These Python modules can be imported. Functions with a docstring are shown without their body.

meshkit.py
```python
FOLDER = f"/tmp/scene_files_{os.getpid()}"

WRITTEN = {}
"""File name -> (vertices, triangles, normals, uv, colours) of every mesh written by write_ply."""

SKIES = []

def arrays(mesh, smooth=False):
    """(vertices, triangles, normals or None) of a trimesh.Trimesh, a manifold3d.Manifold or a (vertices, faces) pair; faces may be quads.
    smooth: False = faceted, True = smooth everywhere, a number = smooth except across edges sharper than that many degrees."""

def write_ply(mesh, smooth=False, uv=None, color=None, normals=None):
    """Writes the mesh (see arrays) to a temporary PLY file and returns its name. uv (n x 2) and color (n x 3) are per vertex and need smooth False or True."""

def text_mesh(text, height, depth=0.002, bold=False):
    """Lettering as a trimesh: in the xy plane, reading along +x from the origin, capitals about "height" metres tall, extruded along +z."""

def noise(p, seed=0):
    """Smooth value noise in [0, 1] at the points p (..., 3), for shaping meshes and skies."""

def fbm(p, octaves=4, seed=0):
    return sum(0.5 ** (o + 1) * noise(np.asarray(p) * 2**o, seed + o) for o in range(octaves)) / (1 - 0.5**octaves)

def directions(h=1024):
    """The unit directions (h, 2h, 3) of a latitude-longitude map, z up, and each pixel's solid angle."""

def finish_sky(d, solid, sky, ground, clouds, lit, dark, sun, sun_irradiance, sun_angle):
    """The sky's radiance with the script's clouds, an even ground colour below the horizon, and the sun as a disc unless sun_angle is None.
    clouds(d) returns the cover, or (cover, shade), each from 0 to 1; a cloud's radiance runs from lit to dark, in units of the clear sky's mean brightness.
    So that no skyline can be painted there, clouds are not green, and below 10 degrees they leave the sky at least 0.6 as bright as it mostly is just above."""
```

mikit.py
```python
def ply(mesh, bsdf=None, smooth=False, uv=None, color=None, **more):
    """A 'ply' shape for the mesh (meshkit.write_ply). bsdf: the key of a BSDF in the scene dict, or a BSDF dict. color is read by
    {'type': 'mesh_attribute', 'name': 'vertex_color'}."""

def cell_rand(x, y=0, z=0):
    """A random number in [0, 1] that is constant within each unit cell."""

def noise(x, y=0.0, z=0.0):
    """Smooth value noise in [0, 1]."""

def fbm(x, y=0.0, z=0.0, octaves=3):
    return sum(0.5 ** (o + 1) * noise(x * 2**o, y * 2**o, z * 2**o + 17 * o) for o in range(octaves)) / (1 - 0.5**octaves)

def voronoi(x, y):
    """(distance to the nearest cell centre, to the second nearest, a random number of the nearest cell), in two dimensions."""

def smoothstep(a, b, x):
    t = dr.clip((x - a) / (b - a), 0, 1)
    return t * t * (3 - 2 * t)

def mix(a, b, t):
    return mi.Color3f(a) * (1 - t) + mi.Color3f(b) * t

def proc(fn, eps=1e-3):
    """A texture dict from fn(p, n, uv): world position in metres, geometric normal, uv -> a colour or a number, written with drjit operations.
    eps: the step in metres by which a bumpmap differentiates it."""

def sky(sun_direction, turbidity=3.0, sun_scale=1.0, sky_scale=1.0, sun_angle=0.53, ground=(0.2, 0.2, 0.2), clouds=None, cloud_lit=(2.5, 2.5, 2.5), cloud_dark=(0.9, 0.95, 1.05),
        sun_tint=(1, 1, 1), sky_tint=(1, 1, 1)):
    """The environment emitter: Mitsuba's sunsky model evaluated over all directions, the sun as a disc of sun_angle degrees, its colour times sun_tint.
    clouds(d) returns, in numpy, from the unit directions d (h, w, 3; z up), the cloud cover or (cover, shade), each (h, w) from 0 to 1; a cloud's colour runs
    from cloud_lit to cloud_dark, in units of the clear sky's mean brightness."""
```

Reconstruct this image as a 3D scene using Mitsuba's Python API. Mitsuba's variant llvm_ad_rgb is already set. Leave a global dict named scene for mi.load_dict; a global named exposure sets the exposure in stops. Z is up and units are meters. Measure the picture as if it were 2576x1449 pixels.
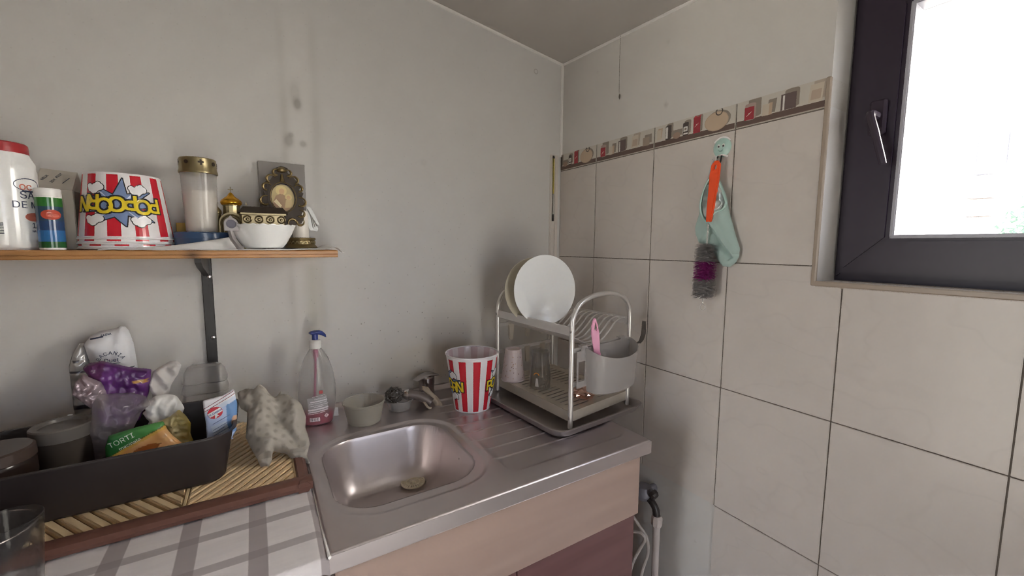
import math, numpy as np, trimesh, mitsuba as mi, drjit as dr, mikit, meshkit, shapely
import manifold3d as m3
from shapely.geometry import Polygon, Point, box as sbox
from shapely import affinity
from scipy.spatial import Delaunay
from scipy.interpolate import LinearNDInterpolator
T = mi.ScalarTransform4f
V = np.array

# ------------------------------------------------------------------ camera, sky, exposure
scene, labels = {}, {}
CAM = V([-1.03902, -1.32160, 1.34224])
RIGHT, UPV, FWD = V([0.85053523, -0.52588948, 0.00548397]), V([0.04853478, 0.088871, 0.99485995]), V([0.52367375, 0.84589727, -0.10111185])
scene['camera'] = {'type': 'perspective', 'fov': 102.0625, 'fov_axis': 'x', 'near_clip': 0.02,
                   'to_world': T().look_at(origin=CAM.tolist(), target=(CAM + FWD).tolist(), up=UPV.tolist())}
def overcast(d):
    return 0.97 + 0.03 * meshkit.fbm(d * 3, 3, 4), 0.25 * meshkit.fbm(d * 2.2 + 5, 3, 9)
scene['sky'] = mikit.sky((-0.70, 0.22, 0.68), turbidity=4.0, sun_scale=3.2, sky_scale=1.0, sun_angle=3.0, sun_tint=(.86, 1, 1.22), sky_tint=(.95, 1, 1.05), ground=(0.30, 0.29, 0.27),
                         clouds=overcast, cloud_lit=(2.33, 2.5, 2.82), cloud_dark=(1.55, 1.7, 2.0))
exposure = 4.6

# ------------------------------------------------------------------ helpers
def rgb(c): return {'type': 'rgb', 'value': [float(x) for x in c]}
def P(name, c, rough=0.5, metal=0.0, spec=0.5, **k):
    col = c if isinstance(c, dict) else rgb(c)
    scene['m_' + name] = {'type': 'twosided', 'bsdf': {'type': 'principled', 'base_color': col, 'roughness': rough, 'metallic': metal, 'specular': spec, **k}}
    return 'm_' + name
VC = {'type': 'mesh_attribute', 'name': 'vertex_color'}
def blend(name, w, a, b):
    scene['m_' + name] = {'type': 'blendbsdf', 'weight': float(w), 'a': a, 'b': b}
    return 'm_' + name
def prin(c, rough=0.4, metal=0., spec=.5): return {'type': 'twosided', 'bsdf': {'type': 'principled', 'base_color': c if isinstance(c, dict) else rgb(c), 'roughness': rough, 'metallic': metal, 'specular': spec}}
PANE = {'type': 'thindielectric', 'int_ior': 1.5, 'ext_ior': 1.0}
used = set()
def numbered(key):
    if key not in used:
        used.add(key); return key
    k = 1
    while '%s_%03d' % (key, k) in used: k += 1
    key = '%s_%03d' % (key, k); used.add(key); return key
def thing(name, label, cat, group=None):
    k = numbered(name); labels[k] = {'label': label, 'category': cat}
    if group: labels[k]['group'] = group
    return k
def put(parent, name, mesh, bsdf, smooth=30, label=None, color=None, uv=None, kind=None):
    key = numbered(parent + '__' + name if parent else name)
    if isinstance(mesh, dict): scene[key] = dict(mesh)
    else: scene[key] = mikit.ply(mesh, bsdf, smooth, color=color, uv=uv)
    if label: labels.setdefault(key, {})['label'] = label
    if kind: labels.setdefault(key, {})['kind'] = kind
    return key
def single(name, label, cat, mesh, bsdf, smooth=30, color=None, group=None, kind=None):
    k = put(None, name, mesh, bsdf, smooth, color=color)
    labels[k] = {'label': label, 'category': cat}
    if group: labels[k]['group'] = group
    if kind: labels[k]['kind'] = kind
    return k
def struct(name, mesh, bsdf, label=None, smooth=30):
    k = put(None, name, mesh, bsdf, smooth); labels[k] = {'kind': 'structure', 'label': label or name.replace('_', ' ')}
    return k
def cat(*ms): return trimesh.util.concatenate([m if isinstance(m, trimesh.Trimesh) else tm(m) for m in ms])
def tm(m):
    if isinstance(m, trimesh.Trimesh): return m
    if hasattr(m, 'to_mesh'):
        q = m.to_mesh(); return trimesh.Trimesh(q.vert_properties[:, :3], q.tri_verts, process=False)
    return trimesh.Trimesh(m[0], m[1], process=False)
def bx(x0, x1, y0, y1, z0, z1, c=0.0):
    """box, edges chamfered by c"""
    if c <= 0:
        m = trimesh.creation.box((x1 - x0, y1 - y0, z1 - z0)); m.apply_translation(((x0 + x1) / 2, (y0 + y1) / 2, (z0 + z1) / 2)); return m
    p = []
    for sx in (0, 1):
        for sy in (0, 1):
            for sz in (0, 1):
                q = V([x1 if sx else x0, y1 if sy else y0, z1 if sz else z0]); s = V([-1 if sx else 1, -1 if sy else 1, -1 if sz else 1]) * c
                for k in range(3):
                    e = s.copy(); e[k] = 0; p.append(q + e)
    return trimesh.convex.convex_hull(V(p))
def rot(m, axis, deg, at=(0, 0, 0)):
    m = m.copy(); m.apply_transform(trimesh.transformations.rotation_matrix(math.radians(deg), axis, at)); return m
def mv(m, x=0, y=0, z=0):
    m = m.copy(); m.apply_translation((x, y, z)); return m
def xf(m, M):
    m = m.copy(); m.apply_transform(M); return m
def frame(o, ex, ey):
    ex = V(ex, float) / np.linalg.norm(ex); ey = V(ey, float); ey = ey - ex * (ex @ ey); ey /= np.linalg.norm(ey)
    M = np.eye(4); M[:3, 0], M[:3, 1], M[:3, 2], M[:3, 3] = ex, ey, np.cross(ex, ey), o
    return M
FL = lambda o: frame(o, (1, 0, 0), (0, 0, 1))        # upright, facing -y (parallel to the left wall)
FR = lambda o: frame(o, (0, -1, 0), (0, 0, 1))       # upright, facing -x (parallel to the right wall)
def ext(poly, d):
    poly = poly.buffer(0)
    return trimesh.util.concatenate([trimesh.creation.extrude_polygon(g, d, engine='earcut') for g in getattr(poly, 'geoms', [poly]) if g.area > 1e-9])
def lathe(prof, n=48, at=(0, 0, 0)):
    """prof: (r, z) points; a point with r=0 closes on the axis"""
    prof = [(max(r, 0.0), z) for r, z in prof]
    v, ring = [], []
    for r, z in prof:
        if r == 0: ring.append([len(v)] * n); v.append((0, 0, z))
        else:
            ring.append(list(range(len(v), len(v) + n)))
            v += [(r * math.cos(2 * math.pi * k / n), r * math.sin(2 * math.pi * k / n), z) for k in range(n)]
    f = []
    for a, b in zip(ring[:-1], ring[1:]):
        for k in range(n):
            j = (k + 1) % n
            q = (a[k], a[j], b[j], b[k])
            if q[0] != q[1]: f.append((q[0], q[1], q[2]))
            if q[2] != q[3]: f.append((q[0], q[2], q[3]))
    m = trimesh.Trimesh(V(v, float), V(f), process=False); m.apply_translation(at)
    return m
def arc(cx, cz, r, a0, a1, n=6): return [(cx + r * math.cos(math.radians(a0 + (a1 - a0) * k / n)), cz + r * math.sin(math.radians(a0 + (a1 - a0) * k / n))) for k in range(n + 1)]
def tube(pts, r, sides=10, closed=False):
    p = V(pts, float); n = len(p)
    r = np.broadcast_to(V(r, float), (n,))
    t = (np.roll(p, -1, 0) - np.roll(p, 1, 0)) if closed else np.gradient(p, axis=0)
    t /= np.linalg.norm(t, axis=1, keepdims=True) + 1e-12
    a = np.cross(t[0], [0, 0, 1.0] if abs(t[0][2]) < .9 else [1.0, 0, 0]); a /= np.linalg.norm(a)
    v, ang = [], np.arange(sides) * 2 * np.pi / sides
    for i in range(n):
        a = a - t[i] * (a @ t[i]); a /= np.linalg.norm(a) + 1e-12
        b = np.cross(t[i], a)
        v.append(p[i] + r[i] * (np.cos(ang)[:, None] * a + np.sin(ang)[:, None] * b))
    v = np.vstack(v); f = []
    for i in range(n if closed else n - 1):
        for k in range(sides):
            A, B, C, D = i * sides + k, i * sides + (k + 1) % sides, ((i + 1) % n) * sides + (k + 1) % sides, ((i + 1) % n) * sides + k
            f += [(A, B, C), (A, C, D)]
    if not closed:
        v = np.vstack([v, p[:1], p[-1:]])
        for k in range(sides):
            f += [(len(v) - 2, (k + 1) % sides, k), (len(v) - 1, (n - 1) * sides + k, (n - 1) * sides + (k + 1) % sides)]
    return trimesh.Trimesh(v, V(f), process=False)
def spline(pts, n=8):
    """Catmull-Rom through pts"""
    p = V(pts, float); q = np.vstack([2 * p[0] - p[1], p, 2 * p[-1] - p[-2]]); out = []
    for i in range(1, len(q) - 2):
        for s in np.arange(n) / n:
            out.append(0.5 * (2 * q[i] + (q[i + 1] - q[i - 1]) * s + (2 * q[i - 1] - 5 * q[i] + 4 * q[i + 1] - q[i + 2]) * s * s + (3 * q[i] - q[i - 1] - 3 * q[i + 1] + q[i + 2]) * s ** 3))
    return V(out + [q[-2]])
def rings(loops, cap=True):
    """closed surface through loops of equal point count"""
    n = len(loops[0]); v = np.vstack(loops); f = []
    for i in range(len(loops) - 1):
        for k in range(n):
            A, B, C, D = i * n + k, i * n + (k + 1) % n, (i + 1) * n + (k + 1) % n, (i + 1) * n + k
            f += [(A, B, C), (A, C, D)]
    if cap:
        v = np.vstack([v, loops[0].mean(0), loops[-1].mean(0)])
        for k in range(n): f += [(len(v) - 2, (k + 1) % n, k), (len(v) - 1, (len(loops) - 1) * n + k, (len(loops) - 1) * n + (k + 1) % n)]
    return trimesh.Trimesh(v, V(f), process=False)
def rrect(w, d, r, n=5):
    return V([(sx * (w / 2 - r) + r * math.cos(a), sy * (d / 2 - r) + r * math.sin(a)) for sx, sy, a0 in ((1, 1, 0), (-1, 1, 90), (-1, -1, 180), (1, -1, 270)) for a in np.radians(a0 + 90 * np.arange(n + 1) / n)])
class Pillow:
    """a soft thing with the outline pts (metres in its own plane): inflated, creased and crumpled; front(a, b) is its front height"""
    def __init__(s, pts, thick, w=.02, back=.7, amp=.004, freq=40, seed=0, res=.004, fold=None, smooth_edge=True, crease=0., cf=22.):
        poly = Polygon(pts).buffer(0)
        if smooth_edge: poly = poly.buffer(.003).buffer(-.006).buffer(.003)
        if hasattr(poly, 'geoms'): poly = max(poly.geoms, key=lambda g: g.area)
        s.poly = poly
        n = max(12, int(poly.exterior.length / res)); bd = V([poly.exterior.interpolate(k / n, normalized=True).coords[0] for k in range(n)])
        x0, y0, x1, y1 = poly.bounds
        g = V([(x, y) for i, y in enumerate(np.arange(y0, y1, res * .87)) for x in np.arange(x0 + (i % 2) * res / 2, x1, res)])
        inner = poly.buffer(-res * .55); g = g[shapely.contains_xy(inner, g[:, 0], g[:, 1])]
        p = np.vstack([bd, g]); tri = Delaunay(p).simplices
        c = p[tri].mean(1); tri = tri[shapely.contains_xy(poly, c[:, 0], c[:, 1])]
        e1, e2 = p[tri[:, 1]] - p[tri[:, 0]], p[tri[:, 2]] - p[tri[:, 0]]
        flip = e1[:, 0] * e2[:, 1] - e1[:, 1] * e2[:, 0] < 0; tri[flip] = tri[flip][:, ::-1]
        d = shapely.distance(shapely.points(p), poly.exterior); k = np.clip(d / w, 0, 1)
        h = thick * np.sqrt(1 - (1 - k) ** 2)
        q = np.c_[p, np.full(len(p), seed * 1.7)]
        nz = (1 - 2 * np.abs(meshkit.fbm(q * freq, 3, seed) - .5) * 2) - .6
        bend = (meshkit.fbm(q * freq * .35 + 9, 2, seed + 3) - .5) * 2
        hf = h + amp * nz * np.clip(d / .006, 0, 1) + amp * 1.2 * bend
        cr = 0
        if crease:
            rr = np.random.default_rng(seed + 7); wp = p + .016 * np.c_[meshkit.fbm(q * 26, 2, seed + 1) - .5, meshkit.fbm(q * 26 + 5, 2, seed + 2) - .5] * 2
            for o in range(6):
                a = rr.random() * math.pi; t = (wp @ [math.cos(a), math.sin(a)]) * cf * (.8 + .9 * rr.random()) * (1 + .35 * o) + rr.random(); cr = cr + np.abs(t - np.floor(t) - .5) * 2 / (1 + .5 * o)
            cr = crease * (cr - cr.mean())
            hf = hf + cr * np.clip(d / .003, .3, 1)
        if fold is not None: hf = hf + fold(p[:, 0], p[:, 1])
        hb = -h * back + amp * 1.2 * bend - .0006 + (.3 * cr if crease else 0)
        if fold is not None: hb = hb + fold(p[:, 0], p[:, 1])
        nb = len(bd); idx = np.arange(len(p)) + len(p); idx[:nb] = np.arange(nb)
        hf[:nb] = (hf[:nb] + hb[:nb]) / 2
        v = np.vstack([np.c_[p, hf], np.c_[p, hb]]); f = np.vstack([tri, idx[tri][:, ::-1]])
        s.mesh = trimesh.Trimesh(v, f, process=False); s.mesh.remove_unreferenced_vertices()
        s.ab = s.mesh.vertices[:, :2].copy(); s.front = LinearNDInterpolator(p, hf, fill_value=float(np.mean(hf)))
    def on(s, poly, off=.0006, d=.0004):
        """a flat print laid on the front"""
        m = ext(poly, d); m = m.subdivide_to_size(.006, max_iter=6)
        return s.lay(m, off)
    def lay(s, m, off=.0006):
        m = m.copy(); v = V(m.vertices); v[:, 2] += s.front(v[:, 0], v[:, 1]) + off; m.vertices = v; return m
def text(t, h, at=(0, 0), rotd=0, bold=False, d=.0004, center=True, flip=False):
    m = meshkit.text_mesh(t, h, d, bold)
    if center: m.apply_translation((-m.bounds[:, 0].mean(), -h / 2, 0))
    return mv(rot(m, (0, 0, 1), rotd), at[0], at[1], 0)
def paint(meshes):
    """[(mesh, colour)] -> one mesh with vertex colours"""
    ms = [tm(m) for m, _ in meshes]
    return trimesh.util.concatenate(ms), np.vstack([np.broadcast_to(V(c, float), (len(m.vertices), 3)) for m, (_, c) in zip(ms, meshes)])
def wrap(m, r0, r1, H, ang, z0, off=.0005, up=1):
    """flat art (x along, y up, metres) onto a cone of radius r0 at z=0, r1 at z=H, centred on angle ang at height z0"""
    m = m.subdivide_to_size(.008, max_iter=6); v = V(m.vertices)
    z = z0 + up * v[:, 1]; r = r0 + (r1 - r0) * z / H; rm = r0 + (r1 - r0) * z0 / H
    th = ang + up * v[:, 0] / rm
    rr = r + off + v[:, 2]
    m.vertices = np.c_[rr * np.cos(th), rr * np.sin(th), z]; return m

# ------------------------------------------------------------------ materials
ss = mikit.smoothstep
def blotch(x, y, cx, cy, rx, ry):
    return dr.exp(-(dr.square((x - cx) / rx) + dr.square((y - cy) / ry)))
def wall_left_tex(p, n, uv):
    x, z = p.x, p.z
    c = mikit.mix((.60, .592, .582), (.545, .537, .528), mikit.fbm(x * 2.2, z * 2.2, 3.1))
    wob = .012 * (mikit.noise(z * 9, 4.4) - .5)
    band = ss(-.965, -.945, x + wob) * (1 - ss(-.895, -.87, x + wob)) * (1 - ss(1.93, 2.0, z))
    edge = dr.exp(-dr.square((x + wob + .955) / .011)) + .8 * dr.exp(-dr.square((x + wob + .878) / .014))
    c = mikit.mix(c, (.64, .625, .61), .35 * band)
    c = mikit.mix(c, (.40, .385, .36), .33 * dr.minimum(edge, 1) * (1 - ss(1.9, 2.0, z)) * (.5 + mikit.noise(z * 14, x * 5)))
    low = dr.exp(-dr.square((x + .902) / .022)) * (1 - ss(1.27, 1.32, z)) * ss(1.05, 1.12, z)
    c = mikit.mix(c, (.40, .39, .33), .5 * low)
    for cx, cy, rx, ry, s in ((-.920, 1.728, .009, .014, .6), (-.945, 1.627, .011, .016, .5), (-.939, 1.643, .006, .006, .4), (-.910, 1.622, .008, .008, .45), (-.925, 1.755, .012, .03, .25), (-.56, 1.61, .01, .01, .12)):
        c = mikit.mix(c, (.25, .235, .215), s * dr.minimum(1.6 * blotch(x, z, cx, cy, rx, ry), 1))
    c = mikit.mix(c, (.46, .40, .30), .48 * dr.minimum(1, blotch(x, z, -.60, .955, .14, .055) + .6 * blotch(x, z, -.45, 1.0, .25, .12) + .6 * blotch(x, z, -.62, .90, .5, .03)))
    c = mikit.mix(c, (.36, .27, .15), .3 * blotch(x, z, -.08, 1.04, .12, .2))
    d, _, rnd = mikit.voronoi(x * 34, z * 34)
    spots = (1 - ss(.05, .11, d + .06 * mikit.noise(x * 160, z * 160))) * ss(.55, .60, rnd) * dr.minimum(1, .15 + 1.4 * blotch(x, z, -.68, 1.0, .22, .17) + .35 * blotch(x, z, -.5, 1.2, .4, .3))
    c = mikit.mix(c, (.2, .18, .16), .7 * spots)
    ring = dr.exp(-dr.square((dr.sqrt(dr.square(x + .1215) + dr.square(z - 1.985)) - .008) / .0016))
    return mikit.mix(c, (.3, .28, .26), .6 * dr.minimum(ring, 1))
P('wall_left', mikit.proc(wall_left_tex), .75, spec=.25)
def plaster_tex(p, n, uv):
    c = mikit.mix((.60, .585, .56), (.53, .515, .495), mikit.fbm(p.y * 2.6, p.z * 2.6, p.x * 2.6 + 7))
    d, _, rnd = mikit.voronoi(p.y * 11, p.z * 11)
    s = (1 - ss(.08, .26, d + .25 * mikit.fbm(p.y * 40, p.z * 40))) * ss(.72, .8, rnd)
    return mikit.mix(c, (.33, .31, .29), .6 * s)
P('plaster', mikit.proc(plaster_tex), .75, spec=.25)
P('ceiling', mikit.proc(lambda p, n, uv: mikit.mix((.47, .445, .42), (.40, .38, .355), mikit.fbm(p.x * 3, p.y * 3, 2.))), .8, spec=.2)
P('room', (.52, .51, .50), .8, spec=.2)
P('floor', mikit.proc(lambda p, n, uv: mikit.mix((.30, .26, .23), (.22, .19, .17), mikit.fbm(p.x * 4, p.y * 30, 1.))), .5)
def tile_tex(p, n, uv):
    w = mikit.fbm(p.y * 5 + 3, p.z * 5, 1.)
    vein = dr.exp(-dr.square((mikit.fbm(p.y * 7 + p.z * 5, p.z * 11 - p.y * 4, 5.) - .5) / .022))
    c = mikit.mix((.60, .555, .52), (.54, .50, .465), w)
    return mikit.mix(c, (.44, .40, .37), .16 * vein)
P('tile', mikit.proc(tile_tex), .27, spec=.4)
P('border', (.50, .47, .42), .25)
P('grout', (.16, .135, .115), .9)
P('cove', (.68, .665, .645), .6)
P('frame', (.020, .012, .026), .38)  # purple cast of the haze around the window is put into this colour
P('frame_gloss', (.04, .03, .045), .2)
P('bead', (.40, .40, .45), .3)  # pale tone paints the daylight caught on the glazing bead
P('beige', (.33, .27, .215), .35)
P('chrome', (.62, .60, .60), .12, 1.)
P('steel', mikit.proc(lambda p, n, uv: mikit.mix((.64, .585, .59), (.56, .51, .515), mikit.fbm(p.x * 9, p.y * 14, p.z * 9))), .38, .95)
P('alu', (.70, .68, .66), .33, .75)
P('alu_dirty', mikit.proc(lambda p, n, uv: mikit.mix((.62, .57, .49), (.52, .47, .40), mikit.fbm(p.x * 30, p.y * 30, p.z * 30))), .42, .55)
P('tray_steel', (.42, .385, .38), .3, .85)
P('paint', VC, .45); P('paint_gloss', VC, .15); P('paint_cloth', VC, .9, spec=.1, sheen=.4)
P('black', (.018, .017, .018), .4); P('pan', (.022, .018, .019), .38)
P('white', (.80, .80, .79), .35); P('china', (.78, .79, .79), .12); P('ink', (.05, .055, .08), .6)
P('red', (.36, .025, .03), .3)
scene['m_pane'] = PANE
def wood_tex(p, n, uv):
    g = mikit.fbm(p.x * 5, p.z * 60 + mikit.noise(p.x * 6, p.z * 9) * 2, p.y * 40)
    c = mikit.mix((.52, .285, .12), (.36, .17, .06), g)
    k = blotch(p.x, p.z, -1.153, 1.318, .014, .014) + .5 * blotch(p.x, p.z, -1.42, 1.318, .02, .008)
    return mikit.mix(c, (.10, .045, .02), dr.minimum(k, 1) * .85)
P('pine', mikit.proc(wood_tex), .35)
def laminate_tex(p, n, uv):
    g = mikit.fbm(p.x * 3, p.z * 38, p.y * 3)
    return mikit.mix((.40, .295, .25), (.33, .235, .20), g)
P('laminate', mikit.proc(laminate_tex), .3)
P('maroon', mikit.proc(lambda p, n, uv: mikit.mix((.17, .085, .085), (.13, .062, .062), mikit.fbm(p.x * 3, p.z * 40, 1.))), .35)

# ------------------------------------------------------------------ the room
RX, RY = -2.7, -2.5
def ceil_z(x, y): return 2.037 - .1405 * x + .0527 * y
def slab(pts_xy, h0, h1):
    p = V(pts_xy); return trimesh.convex.convex_hull(V([(x, y, h0(x, y)) for x, y in p] + [(x, y, h1(x, y)) for x, y in p]))
cs = [(RX - .2, .2), (.24, .2), (.24, RY - .2), (RX - .2, RY - .2)]
struct('ceiling', slab(cs, ceil_z, lambda x, y: ceil_z(x, y) + .12), 'm_ceiling', 'grey sloping plaster ceiling')
struct('floor', bx(RX - .2, .24, RY - .2, .2, -.1, 0), 'm_floor', 'brown floor below the frame')
top = lambda x, y: ceil_z(x, y) + .05
struct('wall_left', slab([(RX - .2, 0), (.24, 0), (.24, .2), (RX - .2, .2)], lambda x, y: 0, top), 'm_wall_left', 'stained off-white plaster wall behind the shelf and sink')
def yz(poly, x0, x1):      # polygon in (-y, z) -> slab between x0 and x1
    return xf(mv(ext(poly, x1 - x0), 0, 0, -x1), FR((0, 0, 0)))
OY0, OY1, OZ0, OZ1 = .902, 1.75, 1.268, 1.92
opening = sbox(OY0, OZ0, OY1, OZ1)
struct('wall_right', yz(Polygon([(0, 0), (-RY, 0), (-RY, ceil_z(0, RY) + .05), (0, 2.08)]).difference(opening), .004, .24), 'm_plaster', 'tiled and plastered wall with the window')
DY0, DY1, DZ1 = .62, 1.12, 1.9
back = Polygon([(RX, 0), (.24, 0), (.24, top(.24, RY)), (RX, top(RX, RY))]).difference(sbox(-1.0, .0, -.45, 1.65))  # unseen doorway behind the camera, placed to light the left wall
struct('wall_back', mv(xf(ext(back, .2), frame((0, 0, 0), (1, 0, 0), (0, 0, 1))), 0, RY), 'm_room', 'rear wall with an unseen open doorway placed to light the left wall')
far = Polygon([(0, 0), (-RY, 0), (-RY, top(RX, RY)), (0, top(RX, 0))]).difference(sbox(DY0, .0, DY1, DZ1))  # unseen side doorway, placed to light the tiled wall
struct('wall_far', mv(yz(far, 0, .2), RX - .2), 'm_room', 'side wall opposite the window, with an unseen doorway placed to light the tiles')
struct('added_porch_roof', bx(-5.0, RX - .2, -4, 1.5, 2.30, 2.38), 'm_room', 'added porch roof out of view, keeps sun off the side doorway')  # added roof, out of view, blocks direct sun through the side doorway
tc_ = thing('added_cupboard', 'tall brown cupboard added out of view to shade the left wall', 'cupboard')  # added cupboard, out of view, shades the left part of the wall
P('cupboard', (.16, .10, .07), .45)
put(tc_, 'body', bx(-2.25, -1.66, -.60, -.01, .06, 1.95, .003), 'm_cupboard', False)
for dx in (0, 1): put(tc_, 'door', bx(-2.247 + .294 * dx, -1.957 + .294 * dx, -.618, -.601, .07, 1.94, .002), 'm_cupboard', False); put(tc_, 'knob', mv(rot(lathe([(0, .022), (.011, .018), (.006, .008), (.007, 0), (0, 0)], 16), (1, 0, 0), 90), -1.975 + .04 * dx, -.618, 1.0), 'm_chrome')
put(tc_, 'plinth', bx(-2.23, -1.68, -.57, -.02, 0, .06), 'm_cupboard', False)
rf = thing('added_refrigerator', 'grey fridge added out of view to shade the right wall', 'added_refrigerator')  # added fridge, out of view, cuts doorway light on the right wall
P('fridge', (.22, .21, .21), .4)
put(rf, 'body', bx(-.36, -.01, RY + .03, -1.83, .03, 1.72, .006), 'm_fridge', False); put(rf, 'door', bx(-.38, -.362, RY + .035, -1.835, .62, 1.715, .004), 'm_fridge', False); put(rf, 'door', bx(-.38, -.362, RY + .035, -1.835, .05, .61, .004), 'm_fridge', False); put(rf, 'handle', bx(-.41, -.382, -1.90, -1.88, .75, 1.2, .005), 'm_chrome', False)
# coves of lighter filler along the edges
cz = lambda x, y: (x, y, ceil_z(x, y) - .001)
struct('trim_1', tube([cz(x, -.001) for x in np.linspace(RX, 0, 12)], .0065, 8), 'm_cove', 'pale filler bead between left wall and ceiling')
struct('trim_2', tube([cz(.003, y) for y in np.linspace(0, RY, 12)], .0055, 8), 'm_cove', 'pale filler bead between right wall and ceiling')
struct('trim_3', tube([(.002, -.001, z) for z in np.linspace(1.69, 2.03, 5)], .0065, 8), 'm_cove', 'pale filler bead in the corner above the tiles')
k = struct('trim_4', cat(bx(-.052, -.029, -.0035, 0, .86, 1.694, .001), bx(-.029, -.014, -.006, 0, .86, 1.694, .002), bx(-.046, -.044, -.0045, 0, .86, 1.694)), 'm_tile', 'pale plastic corner strip beside the tiles')
# tiles
cols = [0] + [.2027 + .25 * k for k in range(0, 10)]
rows = [.302, .635, .9685, 1.302, 1.635]
put('wall_right', 'grout', yz(sbox(.0, .635, -RY, 1.697).union(sbox(.7027, .0, -RY, .64)).difference(opening), .0032, .006), 'm_grout')
g = .0013
def tile_mesh(poly, x0=0., x1=.008, b=.0011):
    inner = poly.buffer(-b)
    return cat(yz(inner, x0, x1), yz(poly, x0 + .0009, x1))
for a, b in zip(cols[:-1], cols[1:]):
    for lo, hi in zip([0.] + rows[:-1], rows):
        if hi <= .64 and b <= .71: continue
        p = sbox(a + g, lo + g, b - g, hi - g).difference(opening.buffer(.0005, join_style=2))
        if p.area > 1e-5: put('wall_right', 'tile', tile_mesh(p), 'm_tile', False)
# printed border tiles
BR, TN, CR, DK, GY, RD, WH = (.115, .075, .062), (.44, .33, .24), (.50, .44, .36), (.07, .055, .05), (.24, .205, .17), (.30, .035, .045), (.62, .60, .57)
def bxp(x0, z0, x1, z1, sk=0., c=TN): return (Polygon([(x0, z0), (x1, z0), (x1 + sk, z1), (x0 + sk, z1)]), c)
def can(x0, z0, x1, z1, c):
    e = affinity.scale(Point((x0 + x1) / 2, 0).buffer((x1 - x0) / 2), 1, .28)
    return (shapely.union_all([sbox(x0, z0, x1, z1), affinity.translate(e, 0, z0), affinity.translate(e, 0, z1)]), c)
def scribble(x, z, w, c): return [(Polygon([(x, z), (x + w, z + .009), (x + w, z + .0105), (x, z + .0018)]), c), (Point(x + w * .5, z + .006).buffer(.0018), c)]
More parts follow.
